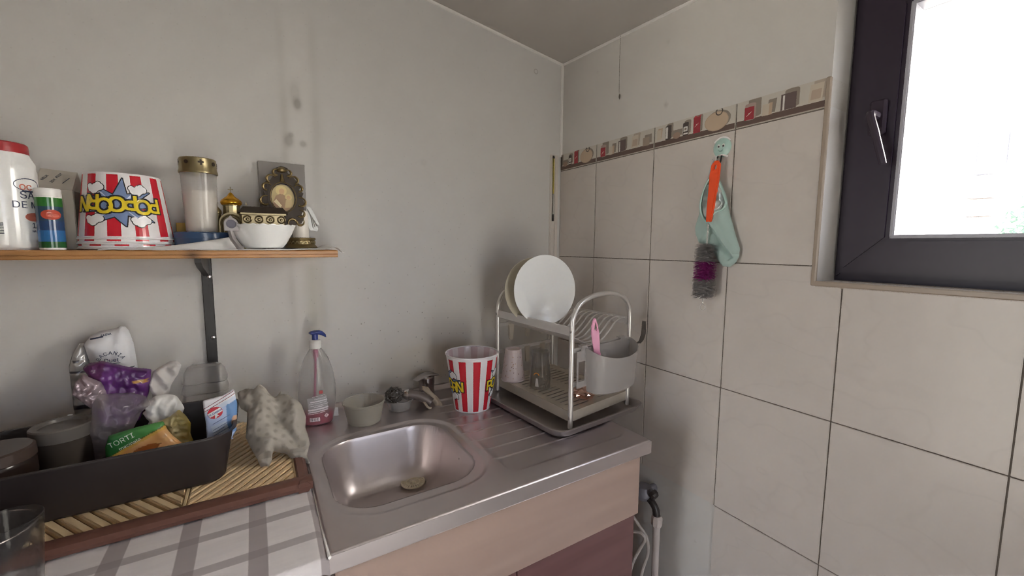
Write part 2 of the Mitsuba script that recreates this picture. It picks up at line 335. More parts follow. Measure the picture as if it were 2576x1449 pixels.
MA = [bxp(.012, .020, .027, .049, .002), bxp(.010, .017, .026, .045, -.001, CR), can(.045, .018, .066, .054, GY), can(.040, .014, .060, .049, DK), bxp(.041, .015, .048, .047, 0, WH), bxp(.066, .016, .095, .033, 0, GY),
      (affinity.scale(Point(.078, .017).buffer(.012), 1, .75), (.30, .21, .16)), can(.103, .019, .123, .049, GY), can(.098, .013, .116, .044, DK), bxp(.100, .022, .113, .035, 0, WH), (Point(.1065, .0285).buffer(.0035), GY), bxp(.100, .014, .114, .018, 0, WH), can(.135, .016, .158, .060, GY),
      bxp(.131, .010, .152, .052, 0, RD), (Polygon([(.131, .052), (.138, .058), (.158, .058), (.152, .052)]), (.38, .06, .07)), (Point(.145, .0585).buffer(.006).difference(Point(.145, .0585).buffer(.004)), GY)] + scribble(.135, .026, .012, (.62, .42, .40)) + \
     [(affinity.scale(Point(.203, .030).buffer(.030), 1.1, .78), GY), (affinity.scale(Point(.198, .027).buffer(.030), 1.1, .80), TN), (affinity.scale(Point(.198, .027).buffer(.028), 1.1, .76), (.48, .37, .27)), (Point(.205, .050).buffer(.010).difference(Point(.205, .050).buffer(.0075)), DK)]
MB = [can(.030, .018, .060, .054, GY), can(.022, .012, .048, .045, (.36, .27, .24)), bxp(.021, .010, .044, .040, 0, RD)] + scribble(.026, .018, .012, (.62, .45, .42)) + \
     [bxp(.074, .014, .092, .044, .003, GY), bxp(.063, .010, .085, .036, .001, CR), bxp(.078, .010, .085, .037, .001, TN), can(.112, .018, .142, .052, GY), bxp(.104, .012, .136, .047, 0, (.12, .085, .08)), bxp(.108, .012, .112, .044, 0, WH),
      bxp(.166, .018, .192, .056, .004, (.40, .34, .28)), bxp(.160, .013, .186, .050, .003, CR), bxp(.164, .018, .183, .038, .002, (.42, .33, .26)), bxp(.214, .017, .240, .042, 0, GY), bxp(.207, .010, .232, .035, 0, (.30, .24, .19))]
scene_border = []
BZ, BH = 1.637, .061
for i, (a, b) in enumerate(zip(cols[:-1], cols[1:])):
    cell = sbox(a + g, BZ, b - g, BZ + BH).difference(opening.buffer(.0005, join_style=2))
    if cell.area < 1e-5: continue
    kb = put('wall_right', 'border_tile', tile_mesh(cell), 'm_border', False)
    off = a if i else cols[1] - .25
    arts = [(affinity.translate(sbox(0, 0, .25, .0155), off, BZ), BR)] + [(affinity.translate(s, off, BZ + .004), c) for s, c in (MB if i % 2 == 1 else MA)] + [(affinity.translate(sbox(0, 0, .25, .0022), off, BZ), (.36, .3, .26))]
    arts = [(s.intersection(cell.buffer(-.0012)), c) for s, c in arts]
    if i == 0: arts = [(s.intersection(sbox(.0, 1, 1, 2)), c) for s, c in arts]
    ms = [(yz(s, -.0001 - .00004 * j, .0004), c) for j, (s, c) in enumerate(arts) if s.area > 2e-7]
    if ms:
        m, c = paint(ms); put(kb, 'print', m, 'm_paint', False, color=c)
# plaster patch marks are in the wall material; window reveal strips
put('wall_right', 'reveal_tile', bx(.008, .09, -OY0 - .0, -OY0 + .004, OZ0, 1.637 - g, .0008), 'm_tile', False)
put('wall_right', 'reveal_tile', bx(.008, .09, -OY0, -OY0 + .004, 1.637 + g, 1.698, .0008), 'm_border', False)
struct('trim_5', cat(bx(-.003, .006, -OY0 - .002, -OY0 + .0075, OZ0 - .004, 1.698, .002)), 'm_beige', 'beige tile edging down the window opening')
struct('trim_6', cat(bx(-.003, .006, -OY1, -OY0 + .0075, OZ0 - .009, OZ0 + .002, .002), bx(.0, .09, -OY1, -OY0, OZ0 - .012, OZ0, .001)), 'm_beige', 'beige tile edging under the window')
# window
def fr(y0, y1, z0, z1, w, x0, x1, c=.004):      # mitred frame from four bars
    parts = []
    def bar(pts):
        p = Polygon(pts); m = yz(p.buffer(-c, join_style=2), x0, x1); return cat(m, yz(p, x0 + c, x1))
    o, i = [(y0, z0), (y1, z0), (y1, z1), (y0, z1)], [(y0 + w, z0 + w), (y1 - w, z0 + w), (y1 - w, z1 - w), (y0 + w, z1 - w)]
    for k in range(4): parts.append(bar([o[k], o[(k + 1) % 4], i[(k + 1) % 4], i[k]]))
    return parts
w1 = struct('window_1', cat(*fr(OY0, OY1, OZ0, OZ1, .045, .092, .165)), 'm_frame', 'dark brown plastic window frame with purple haze put in its colour')
for m in fr(OY0 + .016, OY1 - .016, OZ0 + .016, OZ1 - .016, .078, .076, .15, .006): put(w1, 'sash_bar', m, 'm_frame', False)
gy0, gy1, gz0, gz1 = OY0 + .094, OY1 - .094, OZ0 + .094, OZ1 - .094
for m in fr(gy0 - .003, gy1 + .003, gz0 - .003, gz1 + .003, .010, .084, .13, .002): put(w1, 'glazing_bead', m, 'm_bead', False)
put(w1, 'pane', trimesh.Trimesh(V([(.118, -gy0, gz0), (.118, -gy1, gz0), (.118, -gy1, gz1), (.118, -gy0, gz1)]), V([(0, 1, 2), (0, 2, 3)]), process=False), 'm_pane', False)
hd = put(w1, 'handle', cat(bx(.062, .077, -.978, -.95, 1.575, 1.645, .004), tube(spline([(.066, -.964, 1.612), (.036, -.964, 1.612), (.028, -.966, 1.604), (.027, -.978, 1.562), (.027, -.992, 1.508)]), [.008] * 8 + [.0075] * 8 + [.007] * 8 + [.0065] * 8 + [.006], 10)), 'm_frame_gloss', 30, 'dark lever handle')
# neighbouring house, seen bleached through the pane
hs = thing('neighbour_house', 'pale neighbouring house with a window and ledges beyond the window glass', 'house')
P('facade', (.74, .73, .72), .8); P('far_glass', (.035, .037, .05), .6, spec=.1); P('ledge', (.10, .09, .09), .8)
put(hs, 'wall', bx(6.0, 10., -9, 7, -2.5, 7.5), 'm_facade', False)
put(hs, 'window', bx(5.97, 6.02, -.215, .014, 2.17, 2.60), 'm_far_glass', False)
put(hs, 'ledge', bx(5.9, 6.02, -.36, .05, 1.90, 1.94, .005), 'm_ledge', False); put(hs, 'ledge', bx(5.92, 6.02, -.30, .04, 1.70, 1.735, .005), 'm_ledge', False)
put(hs, 'ledge', bx(5.8, 6.02, -2.5, .12, 1.36, 1.43, .005), 'm_ledge', False)
tr = thing('garden_tree', 'green leafy tree in front of the pale house outside', 'tree')
P('leaf', (.10, .20, .11), .7); P('bark', (.12, .08, .05), .8)
rng = np.random.default_rng(4)
put(tr, 'trunk', tube([(4.5, -.72, -2.5), (4.45, -.72, -.6), (4.5, -.70, 1.3)], [.09, .07, .03], 8), 'm_bark')
lv = []
for k in range(1400):
    d = rng.normal(size=3); d /= np.linalg.norm(d); r = rng.random() ** .4
    c = V([4.5, -.72, 1.45]) + d * r * V([.30, .30, .42]); u = rng.normal(size=3); u /= np.linalg.norm(u); w = np.cross(u, rng.normal(size=3)); w /= np.linalg.norm(w)
    lv.append((c - u * .035, c + w * .017, c + u * .035, c - w * .017))
lv = V(lv).reshape(-1, 3); q = np.arange(len(lv)).reshape(-1, 4)
put(tr, 'foliage', trimesh.Trimesh(lv, np.vstack([q[:, [0, 1, 2]], q[:, [0, 2, 3]]]), process=False), 'm_leaf', False, kind='stuff')
P('ground', (.20, .195, .18), .9)
struct('added_garden_wall', bx(1.5, 1.75, -7, 5, -2.5, 1.31, .01), P('dark_stone', (.07, .065, .06), .9), 'dark garden wall added out of view to block light from below')  # added wall, out of view, stops light rising to ceiling and upper walls
struct('ground', bx(.3, 20, -20, 20, -2.6, -2.5), 'm_ground', 'pale ground outside')

# ------------------------------------------------------------------ sink, cabinet, table
def sd_rrect(x, y, cx, cy, hx, hy, r):
    qx, qy = np.abs(x - cx) - hx + r, np.abs(y - cy) - hy + r
    return np.hypot(np.maximum(qx, 0), np.maximum(qy, 0)) + np.minimum(np.maximum(qx, qy), 0) - r
def sstep(a, b, x):
    t = np.clip((x - a) / (b - a), 0, 1); return t * t * (3 - 2 * t)
SX0, SX1, SY0, SY1 = -.962, -.199, -.648, -.002
BCX, BCY, BHX, BHY = -.778, -.397, .152, .158
GRV = [-.155 - .052 * k for k in range(8)]
def sink_z(x, y):
    z = np.full_like(x, .850)
    z -= .004 * (1 - sstep(-.014, .0, sd_rrect(x, y, -.772, -.4, .178, .19, .11)))
    z -= .0032 * (1 - sstep(-.012, .0, sd_rrect(x, y, -.405, -.35, .182, .245, .03))) * sstep(-.62, -.585, x)
    for gy in GRV: z += .0018 * np.exp(-((y - gy) / .0022) ** 2) * sstep(-.61, -.575, x) * (1 - sstep(-.335 - .03 * math.sin(gy * 9), -.30, x))
    d = sd_rrect(x, y, BCX, BCY, BHX, BHY, .085)
    t = np.clip((-d - .001) / .060, 0, 1)
    z -= .132 * (1 - (1 - t) ** 2.6) * np.where(d < 0, 1, 0)
    rr = np.hypot(x + .712, y + .300)
    z -= .004 * (1 - sstep(.02, .05, rr)) * (d < -.05)
    z += .014 * sstep(-.022, -.006, y)
    e = np.minimum(np.minimum(x - SX0, SX1 - x), y - SY0)
    return z - .004 * (1 - np.clip(e / .004, 0, 1)) ** 2
xs = np.unique(np.r_[np.linspace(SX0, SX0 + .006, 4), np.arange(SX0 + .01, -.58, .0045), np.arange(-.58, SX1 - .01, .009), np.linspace(SX1 - .006, SX1, 4)])
ys = np.unique(np.r_[np.linspace(SY0, SY0 + .006, 4), np.arange(SY0 + .01, -.56, .0035), np.arange(-.56, -.14, .0018), np.arange(-.14, SY1, .0035), SY1])
X, Y = np.meshgrid(xs, ys, indexing='ij'); Z = sink_z(X, Y); nx, ny = X.shape
v = np.c_[X.ravel(), Y.ravel(), Z.ravel()]; ii, jj = np.meshgrid(np.arange(nx - 1), np.arange(ny - 1), indexing='ij'); ii, jj = ii.ravel(), jj.ravel()
f = np.vstack([np.c_[ii * ny + jj, (ii + 1) * ny + jj, (ii + 1) * ny + jj + 1], np.c_[ii * ny + jj, (ii + 1) * ny + jj + 1, ii * ny + jj + 1]])
inb = sd_rrect(v[f].mean(1)[:, 0], v[f].mean(1)[:, 1], BCX, BCY, BHX, BHY, .085) < .002
sk = thing('sink_unit', 'stainless steel sink unit with one basin and a ridged drainboard', 'sink')
def sub(f):
    m = trimesh.Trimesh(v, f, process=False); m.remove_unreferenced_vertices(); return m
def skirt(a, b, za, zb): return a
edge_front = cat(bx(SX0, SX1, SY0 + .0, SY0 + .0012, .817, .8472), bx(SX0, SX0 + .0012, SY0, SY1, .817, .8472), bx(SX1 - .0012, SX1, SY0, SY1, .817, .8472), bx(SX0, SX1, SY0, SY0 + .012, .815, .8175, .001))
put(sk, 'drainboard', sub(f[~inb]), 'm_steel', True); put(sk, 'basin', sub(f[inb]), 'm_steel', True, 'deep rounded steel basin'); put(sk, 'front_edge', edge_front, 'm_steel', False)
put(sk, 'overflow_screw', lathe([(0, .0035), (.005, .002), (.006, 0), (0, -.001)], 14, (-.628, -.42, .815)), 'm_chrome')
st = thing('drain_strainer', 'round cream plastic strainer in the sink basin', 'strainer')
P('cream', (.66, .60, .48), .4)
ring = Point(0, 0).buffer(.031, 24).difference(Point(0, 0).buffer(.0155, 24))
for k in range(24):
    a = k * math.pi / 12
    ring = ring.difference(affinity.rotate(affinity.translate(sbox(-.0016, -.0045, .0016, .0045), 0, .0235), math.degrees(a), origin=(0, 0)))
put(st, 'rim', mv(ext(ring, .003), -.712, -.300, .7165), 'm_cream', False)
bars = []
for k in range(20):
    a = k * math.pi / 10; c, s_ = math.cos(a), math.sin(a)
    bars.append(tube([(-.712 + .0175 * c, -.3 + .0175 * s_, .7195), (-.712 + .012 * c, -.3 + .012 * s_, .7165), (-.712 + .008 * c, -.3 + .008 * s_, .7145)], .0011, 5))
put(st, 'cup', cat(*bars, lathe([(0, .002), (.009, .002), (.009, 0), (0, 0)], 20, (-.712, -.3, .7135)), lathe([(0, .007), (.003, .0065), (.0035, .001), (0, 0)], 10, (-.712, -.3, .7145))), 'm_cream')

cb = thing('sink_cabinet', 'pinkish wood-grain cabinet under the sink with a maroon door', 'cabinet')
put(cb, 'body', cat(bx(-.952, -.934, -.618, -.01, .02, .815, .001), bx(-.243, -.225, -.618, -.01, .02, .815, .001), bx(-.934, -.243, -.03, -.012, .02, .68), bx(-.934, -.243, -.618, -.012, .02, .04)), 'm_laminate', False)
put(cb, 'front_panel', bx(-.952, -.225, -.636, -.618, .6525, .8165, .0015), 'm_laminate', False)
put(cb, 'door', bx(-.590, -.228, -.626, -.608, .03, .648, .0015), 'm_maroon', False, 'dark maroon door'); put(cb, 'door', bx(-.950, -.592, -.626, -.608, .03, .648, .0015), 'm_maroon', False, 'dark maroon door')

# table with its checked cloth
tb = thing('side_table', 'table beside the sink under a checked cloth', 'table')
P('table', (.40, .28, .25), .5)
put(tb, 'tabletop', bx(-1.645, -.966, -.648, -.02, .822, .8465, .002), 'm_table', False)
for lx in (-1.63, -1.02):
    for ly in (-.63, -.07): put(tb, 'leg', bx(lx, lx + .045, ly, ly + .045, 0, .822, .003), 'm_table', False)
put(tb, 'apron', bx(-1.62, -.985, -.636, -.618, .74, .822), 'm_table', False)
def cloth_tex(p, n, uv):
    x, y = p.x, p.y
    w = .004 * (mikit.noise(y * 9, x * 7) - .5)
    s1 = dr.abs((x + w + 1.156) / .098 - dr.round((x + w + 1.156) / .098)) * .098
    s2 = dr.abs((y + w + .497) / .087 - dr.round((y + w + .497) / .087)) * .087
    a, b = 1 - ss(.0125, .0145, s1), 1 - ss(.0085, .0105, s2)
    base = mikit.mix((.66, .63, .64), (.58, .55, .565), mikit.fbm(x * 18, y * 90, 1.))
    c = mikit.mix(base, (.27, .235, .245), a * .8); c = mikit.mix(c, (.25, .22, .23), b * .62)
    return c
P('checked', mikit.proc(cloth_tex), .75, spec=.2)
gx, gy = np.meshgrid(np.linspace(-1.65, -.9625, 90), np.r_[np.linspace(-.668, -.64, 8), np.linspace(-.63, -.015, 60)], indexing='ij')
gz = .8495 + .0014 * (meshkit.fbm(np.stack([gx * 14, gy * 14, gx * 0], -1), 3, 2) - .5)
fr_ = np.clip((-.650 - gy) / .018, 0, 1); gz = gz - .022 * fr_ ** 1.2; gy2 = np.where(gy < -.650, -.650 - .006 * np.sin(fr_ * 1.6), gy)
gz = gz - .006 * sstep(-.972, -.9625, gx)
def sheet(gx, gy, gz, t=.0012):
    n, m = gx.shape; a = np.c_[gx.ravel(), gy.ravel(), gz.ravel()]; b = a - [0, 0, t]
    i, j = np.meshgrid(np.arange(n - 1), np.arange(m - 1), indexing='ij'); i, j = i.ravel(), j.ravel()
    q = np.c_[i * m + j, (i + 1) * m + j, (i + 1) * m + j + 1, i * m + j + 1]
    bd = [(k * m) for k in range(n)] + [(n - 1) * m + k for k in range(1, m)] + [k * m + m - 1 for k in range(n - 2, -1, -1)] + [k for k in range(m - 2, 0, -1)]
    N = n * m; f = [*np.vstack([q[:, [0, 1, 2]], q[:, [0, 2, 3]]]), *(np.vstack([q[:, [0, 2, 1]], q[:, [0, 3, 2]]]) + N)]
    for k in range(len(bd)): A, B = bd[k], bd[(k + 1) % len(bd)]; f += [(A, A + N, B + N), (A, B + N, B)]
    return trimesh.Trimesh(np.vstack([a, b]), V(f), process=False)
tc = thing('tablecloth', 'white tablecloth with a grey check on the table left of the sink', 'tablecloth')
put(tc, 'cloth', sheet(gx, gy2, gz), 'm_checked', True)
put(tc, 'hem', tube([(-.9615, y, .847 - .004 * math.sin((y + .65) * 9)) for y in np.linspace(-.65, -.40, 14)], .0028, 6), 'm_white')

# slatted board with brown edging
wb = thing('slatted_board', 'beige slatted board with brown rounded edging on the checked cloth', 'board')
P('brown', (.125, .058, .045), .35); P('slat', (.62, .47, .29), .5)
WX0, WX1, WY0, WY1 = -1.62, -.9885, -.4085, -.03
put(wb, 'base', bx(WX0, WX1, WY0, WY1, .8515, .858), P('groove', (.20, .12, .06), .8), False)
def edging(p0, p1):
    p0, p1 = V(p0), V(p1); d = (p1 - p0) / np.linalg.norm(p1 - p0); nrm = V([d[1], -d[0], 0])
    prof = [(0, .8512), (.026, .8512), (.033, .855), (.034, .862), (.029, .869), (.018, .8725), (.004, .8715), (0, .869)]
    L = [V([p + nrm * (a - .0) + [0, 0, z - p[2]] for a, z in prof]) for p in (p0, p1)]
    return rings(L)
put(wb, 'edging', edging((WX0, WY0, 0), (WX1 + .026, WY0, 0)), 'm_brown', 30); put(wb, 'edging', mv(rings([V([(WX1 + a, y, z) for a, z in ((0, .8512), (.018, .8512), (.0225, .856), (.0225, .864), (.016, .871), (.003, .8715), (0, .869))]) for y in (WY0 - .0335, WY1)])), 'm_brown', 30)
def slats(x0, x1, y0, y1, angd, pitch, flip):
    cell = sbox(x0, y0, x1, y1); c = V([(x0 + x1) / 2, (y0 + y1) / 2]); a = math.radians(angd); d, nn = V([math.cos(a), math.sin(a)]), V([-math.sin(a), math.cos(a)])
    k0 = int(.5 / pitch)
    for k in range(-k0, k0 + 1):
        o = c + nn * k * pitch; strip = Polygon([o + d * .6 + nn * pitch * .36, o - d * .6 + nn * pitch * .36, o - d * .6 - nn * pitch * .36, o + d * .6 - nn * pitch * .36]).intersection(cell)
        if strip.area < 2e-5: continue
        put(wb, 'slat', cat(mv(ext(strip, .0065), 0, 0, .858), mv(ext(strip.buffer(-.0022), .009), 0, 0, .8585)), 'm_slat', False)
slats(-1.168, WX1 - .003, WY0 + .002, WY1, 50, .0160, 0); slats(-1.44, -1.176, WY0 + .002, WY1, -56, .0190, 0)
put(wb, 'divider', bx(-1.1745, -1.1695, WY0, WY1, .858, .8665, .0008), 'm_slat', False); put(wb, 'divider', bx(WX1 - .0028, WX1, WY0, WY1, .858, .8675, .0008), 'm_slat', False)

# roasting tin and what is in it
rp = thing('roasting_tin', 'deep black roasting tin full of packets on the slatted board', 'roasting tin')
def tin(x0, x1, y0, y1, z0, z1, fl, t, r=.03):
    cx, cy, w, d = (x0 + x1) / 2, (y0 + y1) / 2, x1 - x0, y1 - y0
    L = lambda k, z, rr=r: np.c_[rrect(w + 2 * k, d + 2 * k, max(rr + k, .004)) + [cx, cy], np.full(24, z)]
    return rings([L(-.006, z0, r), L(0, z0 + .006), L(fl, z1), L(fl + .006, z1 + .001), L(fl + .006, z1 + .003), L(fl - .001, z1 + .003), L(fl - t, z1 - .002), L(-t, z0 + .006), L(-t - .005, z0 + t)])
put(rp, 'pan', tin(-1.495, -1.112, -.345, -.135, .8675, .9665, .017, .0025), 'm_pan', 30)

# ------------------------------------------------------------------ wall shelf and what stands on it
sh = thing('wall_shelf', 'pine shelf board on a black slotted bracket on the left wall', 'shelf')
prof = [(-.203, .3115), (-.2045, .3135), (-.2045, .3175), (-.2015, .3185), (-.2015, .3195), (-.2045, .3205), (-.2045, .3265), (-.203, .329), (-.002, .329), (-.002, .3115)]
put(sh, 'plank', rings([V([(x, y, z + 1) for y, z in prof]) for x in (-1.64, -1.2, -.8655, -.862)]), 'm_pine', 25)
put(sh, 'upright', cat(bx(-1.158, -1.136, -.011, 0, .92, 1.335, .0012), bx(-1.1505, -1.1435, -.0118, -.010, .93, 1.30)), 'm_black', False, 'black steel upright')
put(sh, 'bracket_arm', xf(mv(ext(Polygon([(.008, 1.311), (.182, 1.311), (.182, 1.302), (.150, 1.290), (.02, 1.262), (.008, 1.262)]), .012), 0, 0, -.006), frame((-1.147, 0, 0), (0, -1, 0), (0, 0, 1))), 'm_black', False, 'black tapering arm')
for z in (1.260, 1.101): put(sh, 'bolt', rot(lathe([(0, .0045), (.004, .0035), (.0055, 0), (0, 0)], 14), (1, 0, 0), 90).apply_translation((-1.1425, -.011, z)) if 0 else mv(rot(lathe([(0, .0045), (.004, .0035), (.0055, 0), (0, 0)], 14), (1, 0, 0), 90), -1.1425, -.0112, z), 'm_chrome')
SZ = 1.3295
# paper liner
gx, gy = np.meshgrid(np.linspace(-1.30, -.845, 130), np.linspace(-.2075, -.012, 40), indexing='ij')
wv = meshkit.fbm(np.stack([gx * 18, gy * 24, gx * 0], -1), 3, 6)
gz = SZ + .0012 + .0035 * np.maximum(0, wv - .42) * 2 * (1 - sstep(-.13, -.10, gy) * (gx < -.9)) * sstep(-.11, -.17, gy) + .0012 * sstep(-.98, -.92, gx)
gz = gz + .006 * sstep(-.895, -.868, gx) * (1 - sstep(-.868, -.85, gx)) + .004 * sstep(-.9, -.86, gx) * sstep(-.16, -.05, gy) - .010 * sstep(-.862, -.846, gx) * sstep(-.08, -.2, gy)
gz = np.where(gy < -.2045, gz - .001, gz)
pl = thing('paper_liner', 'crumpled white paper lining the shelf, overhanging its right end', 'paper')
P('paper', (.70, .695, .69), .8, spec=.15)
put(pl, 'sheet', sheet(gx, gy, gz, .0007), 'm_paper', True)
gu, gv = np.meshgrid(np.linspace(0, 1, 24), np.linspace(0, 1, 10), indexing='ij')
fx = -1.245 + .170 * gu; fy = -.196 + .014 * gu + .018 * gv; fz = SZ + .002 + (.004 + .032 * gu ** 1.7) * np.sin(np.clip(gv, 0, 1) * 1.5) * (1 - .15 * gv * gu)
put(pl, 'folded_corner', sheet(fx, fy, fz, .0007), 'm_paper', True, 'corner of the paper folded up')

# salt jar
sj = thing('salt_jar', 'tall white plastic salt jar with red lid at the left end of the shelf', 'jar')
R_ = .047; jc = (-1.4465, -.115)
put(sj, 'body', lathe([(0, 0), (.040, 0), (R_ - .002, .004), (R_, .012), (R_, .150), (R_ - .0012, .156), (R_ - .001, .166), (.040, .180), (.038, .186), (0, .186)], 64, (*jc, SZ)), 'm_china', 30)
put(sj, 'lid', lathe([(0, .2035), (.036, .2035), (.0385, .201), (.0395, .186), (.039, .184), (0, .184)], 48, (*jc, SZ)), 'm_red', 30)
vdir = math.atan2(CAM[1] - jc[1], CAM[0] - jc[0])
def on_jar(m, a, z): return mv(wrap(m, R_, R_, 1, vdir + a, z, .0003), *jc, SZ)
P('letter_blue', (.04, .05, .10), .5); P('print_red', (.55, .17, .12), .5)
put(sj, 'lettering', cat(on_jar(text('SA', .0135, center=False), .43, .098), on_jar(text('DE M', .0125, center=False), .18, .080), on_jar(text('100', .010, center=False), .72, .042), on_jar(text('NATURAL', .004, center=False), .72, .034)), 'm_letter_blue', False)
oval = Point(0, 0).buffer(.017, 24); o1 = affinity.scale(oval, 1.35, .75)
put(sj, 'emblem', cat(on_jar(ext(o1.difference(affinity.scale(o1, .96, .88)), .0003), .78, .124), on_jar(ext(sbox(-.012, -.0135, .02, -.0105), .0003), .78, .124)), 'm_letter_blue', False)
put(sj, 'emblem_lettering', on_jar(text('OC', .010, bold=True), .66, .1195), 'm_print_red', False)
put(sj, 'picture', on_jar(ext(affinity.scale(Point(0, 0).buffer(.011), 1.3, .75), .0003), .84, .063), 'm_print_red', False)
bc = shapely.union_all([sbox(-.016, z, .016, z + h) for z, h in ((0, .0015), (.003, .001), (.0055, .002), (.009, .001), (.0115, .0015), (.0145, .001), (.017, .002), (.0205, .001))])
put(sj, 'barcode', on_jar(ext(bc, .0003), -.42, .030), 'm_ink', False)

# carton and spice tub
ct = thing('drink_carton', 'grey gable-top carton behind the spice tub on the shelf', 'carton')
P('carton', (.40, .37, .325), .5); P('carton_side', (.14, .12, .10), .55)
cx0, cx1, cy0, cy1 = -1.408, -1.353, -.105, -.035
put(ct, 'box', bx(cx0, cx1, cy0, cy1, SZ, 1.452, .001), 'm_carton', False)
put(ct, 'gable', trimesh.convex.convex_hull(V([(cx0, cy0, 1.452), (cx1, cy0, 1.452), (cx1, cy1, 1.452), (cx0, cy1, 1.452), (cx0 + .002, -.068, 1.496), (cx1 + .001, -.068, 1.492), (cx0 + .002, -.071, 1.496), (cx1 + .001, -.071, 1.492)])), 'm_carton', False)
put(ct, 'side_print', bx(cx1 - .0002, cx1 + .0004, cy0 + .006, cy1 - .003, 1.345, 1.450), 'm_carton_side', False)
gm = frame(((cx0 + cx1) / 2, -.0882, 1.474), (1, 0, 0), (0, .035, .044))
put(ct, 'lettering', cat(*[xf(mv(rot(text(t, .0045), (0, 0, 1), 62), x, y, .0006), gm) for t, x, y in (('REST', .004, .010), ('222', -.003, -.006), ('MILK', -.016, .002))], xf(mv(ext(affinity.rotate(sbox(-.009, -.0006, .009, .0006), 62), .0004), .016, -.004, .0006), gm)), 'm_ink', False)
sp = thing('spice_tub', 'small green and blue spice tub with white lid and red fruit picture', 'tub')
sc = (-1.3785, -.142)
put(sp, 'body', lathe([(0, 0), (.0175, 0), (.0185, .002), (.0185, .104), (.017, .106), (0, .106)], 40, (*sc, SZ)), 'm_white', 30)
svd = math.atan2(CAM[1] - sc[1], CAM[0] - sc[0])
bands = [((.004, .016), (.02, .11, .03)), ((.016, .038), (.03, .14, .36)), ((.038, .056), (.025, .06, .16)), ((.056, .084), (.03, .07, .12)), ((.084, .101), (.03, .16, .03))]
m, c = paint([(lathe([(.0187, z0), (.0187, z1)], 40, (*sc, SZ)), col) for (z0, z1), col in bands] + [(mv(wrap(ext(affinity.scale(Point(0, 0).buffer(.0125), 1.15, .78), .0003), .0187, .0187, 1, svd + .1, .068), *sc, SZ), (.50, .08, .05)), (mv(wrap(ext(affinity.scale(Point(.003, -.002).buffer(.006), 1.3, .6), .0006), .0187, .0187, 1, svd + .1, .068), *sc, SZ), (.62, .17, .12))])
put(sp, 'label', m, 'm_paint_gloss', False, color=c); put(sp, 'lid', lathe([(0, .119), (.0175, .119), (.0188, .117), (.0188, .103), (0, .103)], 40, (*sc, SZ)), 'm_white', 30)

